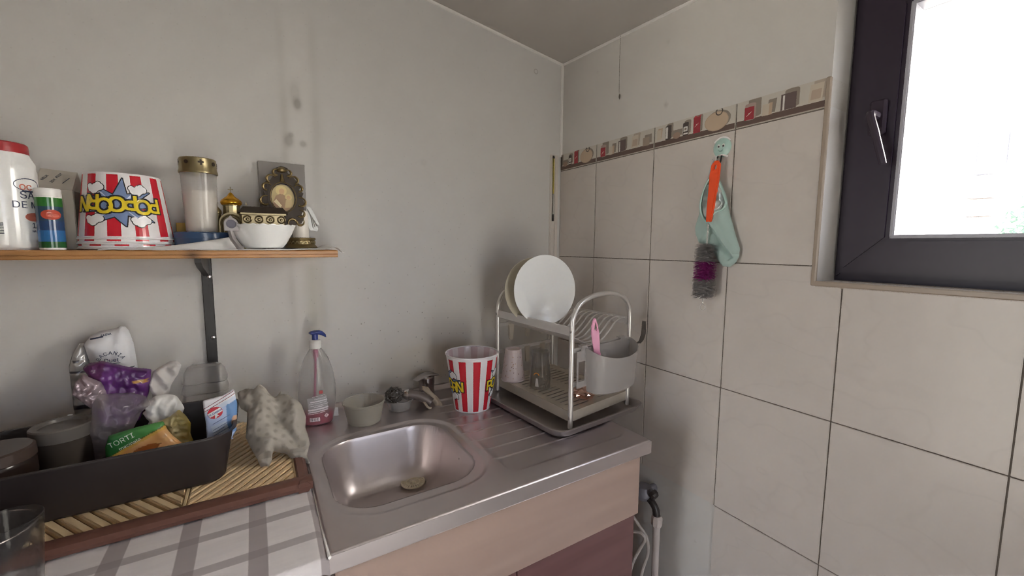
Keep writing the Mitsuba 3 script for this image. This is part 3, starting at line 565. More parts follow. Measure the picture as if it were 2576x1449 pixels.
# popcorn buckets
REDC, WHC, BLU, YEL, BLK, INN = (.50, .022, .035), (.74, .72, .74), (.17, .24, .42), (.72, .55, .03), (.02, .02, .025), (.72, .66, .68)
def star(n, r0, r1, seed, sx=1.25, sy=1.):
    r = np.random.default_rng(seed); return Polygon([((r1 if k % 2 else r0) * (.86 + .28 * r.random()) * math.cos(k * math.pi / n) * sx, (r1 if k % 2 else r0) * (.86 + .28 * r.random()) * math.sin(k * math.pi / n) * sy) for k in range(2 * n)])
CLOUD = shapely.union_all([Point(x, y).buffer(r) for x, y, r in ((0, 0, .0085), (.008, .002, .007), (-.008, -.001, .0065), (.003, .006, .0065), (-.004, -.006, .0055), (.012, -.003, .005))])
def bucket(name, label, at, rim, base, H, phase, gr_ang, inverted=False, group=None, art=True, band=.011, ls=1.):
    k_ = thing(name, label, 'bucket', group); n = 11; per = 2 * math.pi / n; vs, fs, cs_ = [], [], []
    R = lambda z: base + (rim - base) * z / H
    def quad(a0, a1, z0, z1, r, col, inside=False):
        i = len(vs)
        for a, z in ((a0, z0), (a1, z0), (a1, z1), (a0, z1)): vs.append((r(z) * math.cos(a), r(z) * math.sin(a), z)); cs_.append(col)
        fs.extend([(i, i + 2, i + 1), (i, i + 3, i + 2)] if inside else [(i, i + 1, i + 2), (i, i + 2, i + 3)])
    for s in range(n):
        for k in range(8):
            a0, a1 = phase + per * (s + k / 8), phase + per * (s + (k + 1) / 8); col = REDC if k < 4 else WHC
            quad(a0, a1, 0, .004, R, WHC); quad(a0, a1, .004, H - band, R, col); quad(a0, a1, H - band, H - .002, R, WHC)
            quad(a0, a1, .003, H - .002, lambda z: R(z) - .0012, (.62, .50, .53) if k < 4 else INN, True)
            i = len(vs); vs.extend([(0, 0, 0), (base * math.cos(a1), base * math.sin(a1), 0), (base * math.cos(a0), base * math.sin(a0), 0), (0, 0, .003), ((R(.003) - .0012) * math.cos(a0), (R(.003) - .0012) * math.sin(a0), .003), ((R(.003) - .0012) * math.cos(a1), (R(.003) - .0012) * math.sin(a1), .003)]); cs_.extend([INN] * 6)
            fs.extend([(i, i + 1, i + 2), (i + 3, i + 4, i + 5)])
    body = trimesh.Trimesh(V(vs), V(fs), process=False)
    lipm = lathe([(rim - .0012, H - .002)] + arc(rim + .0003, H - .0005, .0016, 190, -20, 7) + [(rim, H - .003)], 72)
    art_ms = []
    if art:
        for ga in gr_ang:
            w = lambda m, off, da=0, zz=0: wrap(m, base, rim, H, ga + da, H * .48 + zz, off)
            st_ = star(9, .026, .057, 5, 1.15, 1.08 if H > .15 else .86)
            art_ms += [(w(ext(st_.buffer(.0019), .0002), .0003), BLK), (w(ext(st_, .0002), .0006), BLU)]
            for da, zz in ((-.036, .033), (.035, .031), (-.036, -.031), (.035, -.033)):
                for s_, o, col in ((CLOUD.buffer(.0014), .0008, BLK), (CLOUD, .0011, (.80, .80, .83))): art_ms.append((w(mv(ext(s_, .0002), da, zz), o), col))
                ray = Polygon([(da * .35, zz * .3), (da * .78 + .003, zz * .78), (da * .78 - .004, zz * .78 + .003)])
                art_ms.append((w(ext(ray, .0002), .0009), (.55, .60, .72)))
            for i, ch in enumerate('POPCORN'):
                t_ = mv(meshkit.text_mesh(ch, .029, .0003, True), 0, -.0145); t_.apply_translation((-t_.bounds[:, 0].mean(), 0, 0))
                px, py = (i - 3) * .0198, .004 * math.sin(i * 2.1)
                fat = [mv(t_, dx, dy) for dx in (-.0026, .0, .0030) for dy in (-.0030, .0022)]
                art_ms += [(w(mv(cat(*fat), px, py), .0013), BLK), (w(mv(cat(*[mv(t_, dx, dy) for dx in (-.0003, .0003) for dy in (-.0003, .0003)]), px, py), .0017), YEL)]
    Mx = np.eye(4)
    if inverted: Mx = trimesh.transformations.rotation_matrix(math.pi, (math.cos(gr_ang[0]), math.sin(gr_ang[0]), 0)); Mx[2, 3] = H
    fin = lambda m: mv(xf(m, Mx), *at)
    put(k_, 'wall', fin(body), 'm_paint_gloss', False, color=V(cs_)); put(k_, 'rim', fin(lipm), 'm_bucket_rim', 30)
    if art_ms:
        m, c = paint(art_ms); put(k_, 'print', fin(m), 'm_paint_gloss', False, color=c)
    return k_
P('bucket_rim', (.70, .68, .70), .25)
bg = math.atan2(CAM[1] + .098, CAM[0] + 1.274)
bucket('popcorn_bucket', 'upside-down popcorn bucket, lowest of the nested stack on the shelf', (-1.274, -.099, SZ + .0025), .0785, .062, .135, .2, [bg - .35], True, art=False, band=.0055, group='striped popcorn buckets')
bucket('popcorn_bucket', 'upside-down popcorn bucket, middle one of the nested stack on the shelf', (-1.274, -.099, SZ + .0125), .0785, .062, .135, .35, [bg - .35], True, art=False, band=.0055, group='striped popcorn buckets')
bucket('popcorn_bucket', 'upside-down popcorn bucket showing its POPCORN print, uppermost of the stack on the shelf', (-1.274, -.099, SZ + .0225), .0785, .062, .135, .1, [bg - .18], True, band=.0055, group='striped popcorn buckets')

# grave candle on its blue tin
bt = thing('blue_tin', 'round dark blue tin under the tall candle on the shelf', 'tin')
P('blue', (.035, .075, .16), .22)
put(bt, 'body', lathe([(0, 0), (.054, 0), (.0555, .002), (.0555, .034), (0, .034)], 56, (-1.139, -.1, SZ + .002)), 'm_blue', 30); put(bt, 'lid', lathe([(0, .0385), (.0545, .0385), (.0565, .036), (.0565, .024), (.0555, .024)], 56, (-1.139, -.1, SZ + .002)), 'm_blue', 30)
gc = thing('grave_candle', 'tall white candle jar with pierced gold lid on the blue tin', 'candle')
cc = (-1.142, -.1, 1.3705)
P('wax', (.80, .76, .70), .35, spec=.4)
put(gc, 'wax', lathe([(0, 0), (.0285, 0), (.0295, .003), (.0320, .094), (.030, .096), (0, .095)], 48, cc), 'm_wax', 30)
blend('frosted', .66, prin((.52, .50, .48), .2), PANE)
put(gc, 'jar', lathe([(.029, .001), (.0305, .002), (.0345, .128), (.0352, .132), (.0345, .140), (.0335, .140)], 48, cc), 'm_frosted', 30, 'cloudy plastic jar')
P('gold', (.36, .30, .17), .3, .9); P('gold_bright', (.70, .36, .03), .22, .9); P('antique', (.24, .18, .085), .38, .85); P('antique_dark', (.035, .024, .016), .5, .3)
put(gc, 'lid', lathe([(0, .168), (.033, .168), (.0352, .166), (.0356, .152), (.0362, .142), (.0375, .138), (.0375, .134), (.0365, .133)], 56, cc), 'm_gold', 30, 'gold metal lid')
gv_ = math.atan2(CAM[1] + .1, CAM[0] + 1.142)
holes = []
for k in range(8):
    sh_ = Point(0, 0).buffer(.0042) if k % 2 == 0 else sbox(-.0018, -.006, .0018, .006).union(sbox(-.0055, -.0012, .0055, .0028))
    holes.append(mv(wrap(ext(sh_, .0003), .0358, .0358, .02, gv_ + .16 + (k - 3) * math.pi / 4, .156, .0004), *cc))
put(gc, 'lid_hole', cat(*holes), 'm_antique_dark', False)
yb = single('yellow_card', 'small mustard-yellow card box behind the tall candle', 'box', bx(-1.196, -1.160, -.052, -.03, SZ + .001, 1.393, .001), P('mustard', (.42, .27, .04), .5), False)

# church souvenir
ch = thing('church_figurine', 'small gilded church figurine with a golden onion dome and cross', 'figurine')
co = (-1.083, -.085)
P('gilt', (.25, .205, .12), .3, .95)
def cross(h, t, at):
    q = cat(bx(-t, t, -t, t, 0, h), bx(-h * .32, h * .32, -t, t, h * .55, h * .55 + 2 * t), lathe([(0, 0), (t * 2.2, t), (0, t * 3)], 8, (0, 0, h)), *[lathe([(0, -t * 2), (t * 2, 0), (0, t * 2)], 8, (s * h * .34, 0, h * .55 + t)) for s in (-1, 1)])
    return mv(q, *at)
body = sbox(-.026, 0, .026, .062).union(affinity.scale(Point(0, .062).buffer(.026, 24), 1, 1.0)); arch_ = sbox(-.0155, .008, .0155, .058).union(Point(0, .058).buffer(.0155))
put(ch, 'body', mv(xf(ext(body.difference(arch_), .012), FL((0, 0, 0))), co[0], co[1], SZ + .002), 'm_gilt', False)
put(ch, 'portal', mv(xf(mv(ext(arch_, .006), 0, 0, -.012), FL((0, 0, 0))), co[0], co[1], SZ + .002), 'm_antique_dark', False)
put(ch, 'twisted_arch', mv(cat(*[tube([(r * math.cos(a), -.0135, .060 + r * math.sin(a)) for a in np.linspace(-.2, math.pi + .2, 20)], .0022, 8) for r in (.0165, .0215)], *[tube([(s * .0205, -.0135, .004), (s * .0205, -.0135, .056)], .0028, 8) for s in (-1, 1)]), co[0], co[1], SZ + .002), 'm_gilt')
put(ch, 'back_block', bx(co[0] - .024, co[0] + .024, co[1], co[1] + .03, SZ + .002, 1.398, .002), 'm_gilt', False)
put(ch, 'drum', lathe([(.0175, 0), (.0175, .028), (.019, .029), (.019, .031), (0, .031)], 14, (co[0], co[1] + .008, 1.408)), 'm_gold', False)
put(ch, 'dome', lathe([(0, 0), (.018, 0), (.0218, .004), (.0225, .008), (.0205, .0125), (.0135, .0185), (.0075, .0235), (.005, .028), (.002, .0315), (0, .032)], 28, (co[0], co[1] + .008, 1.437)), 'm_gold_bright', 40, 'golden onion dome')
put(ch, 'cross', cross(.013, .0008, (co[0], co[1] + .008, 1.468)), 'm_gilt', False)
for s, zz in ((-1, 1.420), (1, 1.420)):
    t_ = put(ch, 'turret', lathe([(.0085, 0), (.0085, .05), (.0105, .052), (.010, .058), (.0055, .065), (.0015, .070), (0, .071)], 14, (co[0] + s * .031, co[1] + .014, 1.366)), 'm_gold', 30)
    put(t_, 'cross', cross(.011, .0006, (co[0] + s * .031, co[1] + .014, 1.436)), 'm_gilt', False)

# mirror card and icon
single('mirror_panel', 'plain grey rectangular panel leaning on the wall behind the icon', 'panel', xf(bx(-.0555, .0555, -.0035, 0, 0, .232, .0006), frame((-.966, -.012, SZ + .001), (1, 0, 0), (0, .99, 0)) @ np.eye(4)), P('grey_panel', (.225, .21, .20), .28), False)
ic = thing('icon_plaque', 'ornate antique-gold oval plaque with two haloed figures in front of the grey panel', 'plaque')
IP = [(-0.97,1.547),(-0.956,1.543),(-0.957,1.531),(-0.945,1.522),(-0.933,1.506),(-0.925,1.5),(-0.932,1.489),(-0.921,1.48),(-0.925,1.47),(-0.92,1.456),(-0.922,1.435),(-0.928,1.424),(-0.922,1.413),(-0.929,1.4),(-0.937,1.402),(-0.945,1.393),(-.963,1.386),(-.992,1.380),(-.990,SZ+.002),(-1.002,SZ+.002),(-1.002,1.380),(-0.993,1.386),(-1.012,1.389),(-1.015,1.404),(-1.007,1.415),(-1.016,1.43),(-1.015,1.461),(-1.008,1.471),(-1.013,1.483),(-1.003,1.492),(-1.007,1.504),(-0.996,1.508),(-0.986,1.524),(-0.982,1.528),(-0.983,1.54)]
K_ = (1.3216 - .076) / (1.3216 - .05); IP = [(-1.039 + (x + 1.039) * K_, 1.342 + (z - 1.342) * K_ if z > 1.35 else z) for x, z in IP]
IM = FL((0, -.072, 0)); ip = Polygon(IP).buffer(.0012); ov = affinity.scale(Point(-.9695, 1.464).buffer(.0270, 32), 1, 1.32); ovo = ov.buffer(.009)
put(ic, 'frame', cat(xf(ext(ip.difference(ov), .007), IM), xf(mv(ext(ovo.difference(ov), .003), 0, 0, .0065), IM)), 'm_antique_dark', False)
def curl(cx, cy, r, a0, a1, w, z=.009): return tube([(cx + 1.3 * r * (1 - .35 * t) * math.cos(a0 + (a1 - a0) * t), -.072 - z, cy + 1.3 * r * (1 - .35 * t) * math.sin(a0 + (a1 - a0) * t)) for t in np.linspace(0, 1, 14)], np.linspace(w * .5, w, 14) * np.r_[np.linspace(.6, 1, 7), np.linspace(1, .5, 7)], 7)
sc_ = []
for sgn in (-1, 1):
    for dx, z, r, a0, a1 in ((.040, 1.455, .0105, 1.9, -2.3), (.038, 1.425, .0085, 1.6, -2.4), (.036, 1.490, .0085, 2.6, -1.6), (.026, 1.510, .0095, 2.6, -1.2), (.036, 1.404, .008, .6, -3.4), (.013, 1.528, .007, 2.2, -2.0), (.02, 1.402, .009, 3.6, .4)):
        m = curl(0, 0, r, a0, a1, .0042); m.vertices[:, 0] *= sgn; sc_.append(mv(m, -.9695 + sgn * dx, 0, z - .002))
sc_ += [lathe([(0, -.006), (.0105, -.003), (.012, .002), (.007, .008), (0, .010)], 14, (-.9705, -.078, 1.532)), tube([(-.9705, -.0805, 1.523), (-.9705, -.0825, 1.504)], [.002, .0055], 8)]
put(ic, 'scroll', cat(*sc_), 'm_antique', 40, 'antique gold scrollwork')
put(ic, 'oval_border', tube([(-.9695 + .0295 * math.cos(a), -.0805, 1.464 + .0386 * math.sin(a)) for a in np.linspace(0, 2 * math.pi, 48, endpoint=False)], .0016, 6, True), 'm_antique')
pic = [(ov, .0000, (.46, .37, .19)), (affinity.scale(Point(-.972, 1.484).buffer(.0125), 1, 1), .0006, (.60, .49, .24)), (Polygon([(-.993, 1.448), (-.985, 1.470), (-.972, 1.478), (-.958, 1.466), (-.948, 1.440), (-.955, 1.432), (-.978, 1.432)]), .0008, (.34, .22, .13)), (affinity.scale(Point(-.971, 1.482).buffer(.0075), .8, 1), .0014, (.55, .36, .20)),
       (Point(-.956, 1.468).buffer(.0078), .0012, (.56, .45, .22)), (affinity.scale(Point(-.956, 1.467).buffer(.005), .9, 1), .0018, (.50, .33, .18)), (Polygon([(-.966, 1.440), (-.962, 1.461), (-.950, 1.461), (-.944, 1.443)]), .0015, (.48, .37, .20)), (Polygon([(-.990, 1.455), (-.976, 1.440), (-.972, 1.446), (-.984, 1.462)]), .0016, (.68, .58, .38))]
pic = [(affinity.translate(s, -.0015, -.0025), z, c) for s, z, c in pic]
m, c = paint([(xf(mv(ext(s.intersection(ov), .0035), 0, 0, z), IM), col) for s, z, col in pic])
P('paint_metal', VC, .5, .15)
put(ic, 'picture', m, 'm_paint_metal', False, color=c)

# bowl with the gilt chapel box
bw = single('white_bowl', 'white scalloped bowl on the paper liner, holding a gilt box', 'bowl', lathe([(0, 0), (.036, 0), (.038, .002), (.048, .014), (.060, .034), (.0675, .052), (.069, .0545), (.0672, .055), (.058, .034), (.046, .015), (.036, .005), (0, .004)], 96, (0, 0, 0)), 'm_china', 40)
m = lathe([(0, 0), (.038, 0), (.041, .002), (.050, .014), (.0605, .034), (.0675, .052), (.069, .0545), (.0672, .055), (.0585, .034), (.048, .015), (.038, .005), (0, .004)], 96)
a = np.arctan2(m.vertices[:, 1], m.vertices[:, 0]); k = sstep(.04, .069, np.hypot(m.vertices[:, 0], m.vertices[:, 1])); m.vertices[:, 2] += .0012 * np.cos(a * 22 + m.vertices[:, 2] * 60) * k * (m.vertices[:, 2] > .03); m.vertices[:, :2] *= (1 + .010 * np.cos(a * 22 + m.vertices[:, 2] * 40) * k)[:, None]
m.apply_translation((-1.0195, -.151, SZ + .0045)); scene[bw] = mikit.ply(m, 'm_china', True)
cbx = thing('chapel_box', 'gilt chapel-shaped box with dark roof in the white bowl', 'box')
put(cbx, 'body', bx(-1.062, -.974, -.170, -.132, 1.3655, 1.417, .0015), 'm_gilt', False)
put(cbx, 'roof', trimesh.convex.convex_hull(V([(-1.068, -.174, 1.416), (-.966, -.174, 1.416), (-.966, -.126, 1.416), (-1.068, -.126, 1.416), (-1.058, -.152, 1.4315), (-.976, -.152, 1.4315), (-1.058, -.148, 1.4315), (-.976, -.148, 1.4315)])), 'm_antique_dark', False, 'dark roof')
rl = []
for i in range(4):
    for j in range(2): rl.append(tube([(-1.05 + i * .023 + .0075 * math.cos(a), -.1715, 1.380 + j * .021 + .0075 * math.sin(a)) for a in np.linspace(0, 2 * math.pi, 14, endpoint=False)], .0021, 6, True)); rl.append(mv(rot(lathe([(0, .003), (.003, .002), (.004, 0), (0, 0)], 8), (1, 0, 0), 90), -1.05 + i * .023, -.1702, 1.380 + j * .021))
put(cbx, 'relief', cat(*rl, bx(-1.064, -.970, -.1725, -.168, 1.4105, 1.4165, .001)), 'm_gilt', 40, 'raised gilt rosettes')
md = thing('medallion', 'small silver arched medallion against the left rim of the white bowl', 'medallion')
P('silver', (.46, .44, .45), .25, .9); P('silver_dark', (.10, .095, .12), .4, .5)
mo = affinity.scale(Point(0, .016).buffer(.0135, 24), 1, 1).union(sbox(-.0135, 0, .0135, .016)).union(Polygon([(-.006, .027), (0, .035), (.006, .027)])); mi_ = Point(0, .0155).buffer(.0098, 24)
MM = frame((-1.0815, -.196, 1.372), (1, .25, 0), (0, .12, 1))
put(md, 'frame', xf(ext(mo.difference(mi_), .003), MM), 'm_silver', False); put(md, 'picture', cat(xf(ext(mi_, .0012), MM), xf(mv(ext(affinity.scale(Point(-.002, .014).buffer(.006), 1, .8), .002), 0, 0, 0), MM)), 'm_silver_dark', False)
put(md, 'stand', tube([(-1.084, -.194, 1.374), (-1.080, -.196, 1.355), (-1.068, -.199, 1.335), (-1.060, -.199, SZ + .003)], [.0055, .006, .006, .005], 8), 'm_silver')
# winged candle
an = thing('winged_candle', 'white candle with silver angel wings on a round gold base at the shelf end', 'candle')
ac = (-.9295, -.0435)
put(an, 'base', lathe([(0, 0), (.039, 0), (.040, .003), (.037, .006), (.0335, .010), (.0335, .020), (.0355, .022), (.036, .026), (.034, .028), (0, .028)], 48, (*ac, SZ + .004)), 'm_antique', 30, 'round antique gold base')
put(an, 'base_relief', cat(*[tube([(ac[0] + .0342 * math.cos(a + t * .2), ac[1] + .0342 * math.sin(a + t * .2), SZ + .019 + .004 * math.sin(t * 2 * math.pi)) for t in np.linspace(0, 1, 8)], .0012, 5) for a in np.linspace(0, 2 * math.pi, 22, endpoint=False)]), 'm_gold')
put(an, 'wax', lathe([(0, 0), (.0195, 0), (.0200, .002), (.0195, .070), (.016, .074), (0, .073)], 36, (*ac, SZ + .031)), 'm_wax', 30)
WG = [(-0.913,1.444),(-0.906,1.446),(-0.899,1.438),(-0.892,1.419),(-0.883,1.401),(-0.883,1.395),(-0.892,1.4),(-0.886,1.387),(-0.889,1.38),(-0.906,1.383),(-0.912,1.397),(-0.915,1.415)]
P('silver_bright', (.40, .40, .39), .42, .8)
for sgn in (1, -1):
    pts = WG if sgn > 0 else [(2 * ac[0] - x, z) for x, z in WG]
    fe = [tube([(ac[0] + sgn * (-.912 + .003 * i - ac[0]), -.0475, 1.440 - .008 * i), (ac[0] + sgn * (-.903 + .005 * i - ac[0]), -.048, 1.420 - .008 * i), (ac[0] + sgn * (-.8985 + .0045 * i - ac[0]), -.0475, 1.388 + .003 * i)], [.0012, .0019, .001], 6) for i in range(4)]
    put(an, 'wing', cat(xf(ext(Polygon(pts).buffer(.0006), .0016), FL((0, -.045, 0))), *fe), 'm_silver_bright', False, 'silver wing')

# ------------------------------------------------------------------ packets and tubs in and behind the roasting tin
def pillow_thing(name, label, catg, M, pts, thick, bsdf, colf=None, group=None, part='bag', **k):
    q = Pillow(pts, thick, **k); key = thing(name, label, catg, group)
    col = None if colf is None else np.clip(colf(q.ab[:, 0], q.ab[:, 1], V(q.mesh.vertices)[:, 2]), 0, 1)
    put(key, part, xf(q.mesh, M), bsdf, True, color=col)
    return key, q
def nz2(a, b, f, s=0): return meshkit.fbm(np.stack([a * f, b * f, a * 0 + s], -1), 3, s)
def colmix(c0, c1, t): return V(c0) * (1 - t[:, None]) + V(c1) * t[:, None]
off = lambda pts, o: [(a - o[0], b - o[1]) for a, b in pts]
# flour bag standing at the back: white printed front and silvery gusset
FF = [(-1.367,1.123),(-1.356,1.139),(-1.339,1.15),(-1.31,1.154),(-1.304,1.159),(-1.298,1.156),(-1.292,1.146),(-1.285,1.115),(-1.283,1.083),(-1.282,1.059),(-1.283,1.026),(-1.285,0.98),(-1.287,.862),(-1.345,.862),(-1.350,0.977),(-1.359,1.075)]
FS = [(-1.365,1.124),(-1.357,1.075),(-1.351,1.038),(-1.347,1.001),(-1.343,.862),(-1.388,.862),(-1.395,0.991),(-1.395,1.046),(-1.395,1.076),(-1.387,1.104),(-1.375,1.126)]
P('flour', (.66, .67, .71), .55); P('foil', VC, .28, .45)
fb, q = pillow_thing('flour_bag', 'tall crumpled white flour bag with blue print against the wall', 'bag', FL((0, -.078, 0)), FF, .022, 'm_flour', part='front', amp=.003, freq=30, seed=3, w=.026, back=1.6, crease=.0014, cf=12, res=.0035)
FLM = FL((0, -.078, 0)); arcL = []
for i, chx in enumerate('BACANIA'):
    th = math.radians(64 - i * 21.5); arcL.append(text(chx, .0075, (-1.3215 + .021 * math.cos(math.pi / 2 + th - math.pi / 2 + 1.5708 * 0 + (math.pi / 2 if 0 else 0)) if 0 else -1.3205 + .022 * math.sin(-th), 1.082 + .021 * math.cos(th)), math.degrees(th) * 1))
pr = [q.lay(m_.subdivide_to_size(.004)) for m_ in arcL] + [q.lay(text('Duet', .008, (-1.319, 1.087))), q.on(sbox(-1.334, 1.079, -1.305, 1.0802)), q.on(Polygon([(-1.321, 1.079), (-1.316, 1.079), (-1.3175, 1.070), (-1.3195, 1.070)])), q.lay(text('ALBA 000', .0062, (-1.3115, 1.061), 8)), q.lay(text('FAINA', .004, (-1.326, 1.1435), 9, True)), q.on(affinity.rotate(sbox(-1.353, 1.1385, -1.309, 1.1415), 12).intersection(sbox(-1.36, 1.13, -1.33, 1.16)))]
pr += [q.on(sbox(-1.2915, 1.046 + .006 * i, -1.285, 1.0485 + .006 * i)) for i in range(4)]
put(fb, 'lettering', xf(cat(*pr), FLM), 'm_letter_blue', False)
q = Pillow(FS, .016, amp=.003, freq=45, seed=8, w=.016, back=1.2, crease=.003, cf=26, res=.003)
a_, b_ = q.ab.T; col = colmix((.60, .60, .60), (.42, .41, .40), np.clip(nz2(a_, b_, 60, 2) * 1.6 - .3, 0, 1)); dark = ((b_ < 1.066) & (b_ > 1.062)) | ((b_ < .992) & (b_ > .98)) | ((b_ > 1.085) & (b_ < 1.090) & (a_ > -1.385) & (a_ < -1.375)); col[dark] = (.10, .10, .12)
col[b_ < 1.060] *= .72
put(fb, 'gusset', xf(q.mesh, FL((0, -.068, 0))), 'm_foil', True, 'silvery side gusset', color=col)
# purple packet
PU = [(-1.352,1.088),(-1.342,1.097),(-1.321,1.099),(-1.304,1.091),(-1.28,1.08),(-1.244,1.07),(-1.247,1.047),(-1.252,1.016),(-1.259,0.999),(-1.27,.96),(-1.30,.95),(-1.335,.96),(-1.345,1.02),(-1.340,1.06)]
P('purple', VC, .3)
def pcol(a, b, z):
    c = colmix((.13, .035, .20), (.065, .02, .10), np.clip(nz2(a, b, 45, 5) * 1.8 - .4, 0, 1))
    c[(a - b * .2 < -1.5335) & (b > 1.05)] = (.09, .025, .09); s = np.abs(b - 1.0505 + (a + 1.265) * .1) < .003; c[s & (a > -1.272) & (a < -1.25)] = (.45, .24, .06)
    return c
pk, q = pillow_thing('purple_packet', 'opened purple foil packet lying in front of the flour bag', 'packet', FL((0, -.155, 0)), PU, .018, 'm_purple', pcol, amp=.004, freq=38, seed=11, w=.018, back=.8, crease=.0035, cf=24, res=.003)
PF = [(-1.351,1.089),(-1.335,1.073),(-1.319,1.06),(-1.311,1.028),(-1.316,1.000),(-1.34,1.01),(-1.364,1.042),(-1.357,1.066),(-1.346,1.08)]
q = Pillow(PF, .010, amp=.003, freq=70, seed=2, w=.012, crease=.004, cf=40, res=.0028); a_, b_ = q.ab.T
put(pk, 'torn_lining', xf(q.mesh, FL((0, -.180, 0))), 'm_foil', True, 'silvery mauve torn lining', color=colmix((.50, .42, .47), (.26, .19, .22), np.clip(nz2(a_, b_, 90, 4) * 1.8 - .4, 0, 1)))
# grey rag, folded
RG = [(-1.249,1.012),(-1.252,1.036),(-1.244,1.062),(-1.235,1.068),(-1.214,1.08),(-1.201,1.082),(-1.193,1.071),(-1.2,1.05),(-1.213,1.029),(-1.222,1.002),(-1.226,0.97),(-1.25,.968)]
P('rag', (.52, .50, .495), .95, spec=.1, sheen=.5)
def folds(a, b): t = (a + 1.225) * .8 + (b - 1.03) * .45; return .0065 * np.sin(t * 260) * (b < 1.068) - .004 * np.abs(np.sin(t * 130 + 1))
pillow_thing('grey_rag', 'folded light grey rag draped beside the purple packet', 'cloth', FL((0, -.150, 0)), RG, .013, 'm_rag', amp=.003, freq=40, seed=6, w=.008, crease=.0025, cf=30, fold=folds, res=.003, part='cloth')
# upturned clear box
cbk = thing('clear_food_box', 'upturned clear plastic food box with ribbed sides behind the tin', 'food box')
blend('clear', .82, prin((.60, .585, .57), .12), PANE); blend('film', .84, prin((.46, .41, .45), .18), PANE); blend('tub', .55, prin((.44, .42, .36), .35), PANE); blend('glass', .985, prin((.5, .5, .5), .05), PANE); blend('smoke', .40, prin((.085, .07, .062), .2), PANE)
def boxloop(k, z): return np.c_[rrect(.105 + 2 * k, .072 + 2 * k, .018) + [-1.160, -.058], np.full(24, z)]
lv_ = [(.012, .8625), (.006, .905), (.005, .910), (.0, .945), (.0025, .949), (.0025, .953), (-.0015, .975), (.001, .978), (.001, .982), (-.003, 1.000), (-.0005, 1.003), (-.0005, 1.007), (-.005, 1.028), (-.012, 1.041), (-.022, 1.0445)]
put(cbk, 'shell', rings([boxloop(k - .006, z) for k, z in lv_]), 'm_clear', 30); put(cbk, 'rim', rings([boxloop(k - .006, z) for k, z in ((.014, .8615), (.020, .8615), (.020, .8645), (.013, .8645), (.0125, .8625))], cap=False), 'm_clear', 30)
# clear carrier bag
CB = [(-1.326,1.027),(-1.316,1.046),(-1.295,1.042),(-1.271,1.04),(-1.246,1.027),(-1.239,1.01),(-1.255,0.996),(-1.262,0.98),(-1.277,0.949),(-1.300,0.90),(-1.327,0.89),(-1.333,0.971)]
pillow_thing('plastic_bag', 'crumpled see-through plastic bag in the tin below the purple packet', 'bag', FL((0, -.215, 0)), CB, .03, 'm_film', amp=.005, freq=34, seed=14, w=.03, back=.8, crease=.0055, cf=20, res=.003)
# paper and yellow bag
PP = [(-1.259,1.003),(-1.235,1.018),(-1.216,1.017),(-1.202,1.012),(-1.195,0.998),(-1.189,0.98),(-1.200,0.95),(-1.215,0.92),(-1.250,0.92),(-1.253,0.956),(-1.250,0.963),(-1.26,0.983),(-1.254,0.988)]
pillow_thing('crumpled_paper', 'crumpled white paper wad in the tin behind the yellow bag', 'paper', FL((0, -.185, 0)), PP, .016, 'm_paper', amp=.004, freq=48, seed=21, w=.014, smooth_edge=False, part='wad', crease=.0055, cf=34, res=.003)
YB = [(-1.234,0.97),(-1.21,0.978),(-1.193,0.992),(-1.183,0.976),(-1.175,0.957),(-1.177,0.934),(-1.173,0.916),(-1.183,0.890),(-1.205,0.888),(-1.207,0.927),(-1.216,0.952)]
P('yellow_bag', VC, .3)
pillow_thing('yellow_bag', 'small yellowish twisted plastic bag on the white paper wad', 'bag', FL((0, -.222, 0)), YB, .014, 'm_yellow_bag', lambda a, b, z: colmix((.56, .48, .24), (.50, .36, .05), np.clip((a + 1.20) * 30 + nz2(a, b, 60, 3) - .4, 0, 1)), amp=.004, freq=60, seed=24, w=.014, crease=.0045, cf=40, res=.0028)
# green and orange food sachet
TG = [(-1.303,.880),(-1.303,0.943),(-1.296,0.966),(-1.254,0.974),(-1.214,0.977),(-1.208,0.957),(-1.2,0.942),(-1.185,0.92),(-1.182,0.880)]
P('food_print', VC, .22)
def tcol(a, b, z):
    edge = .922 + .047 * np.clip((a + 1.302) / .088, 0, 1) ** .9
    c = colmix((.62, .30, .10), (.70, .42, .20), np.clip(nz2(a, b, 40, 7) * 2 - .5, 0, 1))
    r = np.hypot((a + 1.232) / .034, (b - .918) / .020); c[(r < 1) & (b < edge - .009)] = (.30, .085, .03); c[np.hypot((a + 1.212) / .012, (b - .925) / .012) < 1] = (.68, .36, .17)
    c[(b > edge - .007) & (b < edge)] = (.62, .36, .08); g_ = b > edge; c[g_] = colmix((.03, .15, .045), (.09, .30, .08), np.clip((a + 1.29) * 14, 0, 1))[g_]; c[np.abs(b - edge) < .0009] = (.10, .08, .03)
    return c
tk, q = pillow_thing('food_sachet', 'green and orange printed food sachet lying at the front of the tin', 'packet', FL((0, -.262, .008)), TG, .010, 'm_food_print', tcol, amp=.0025, freq=30, seed=31, w=.014, res=.0022)
P('print_white', (.72, .74, .70), .4)
for t_, h_, at_, r_ in (('TORTI', .0095, (-1.277, .9555), 22), ('macinata', .006, (-1.265, .946), 24)): put(tk, 'lettering', xf(q.lay(text(t_, h_, at_, r_)), FL((0, -.262, .008))), 'm_print_white', False)
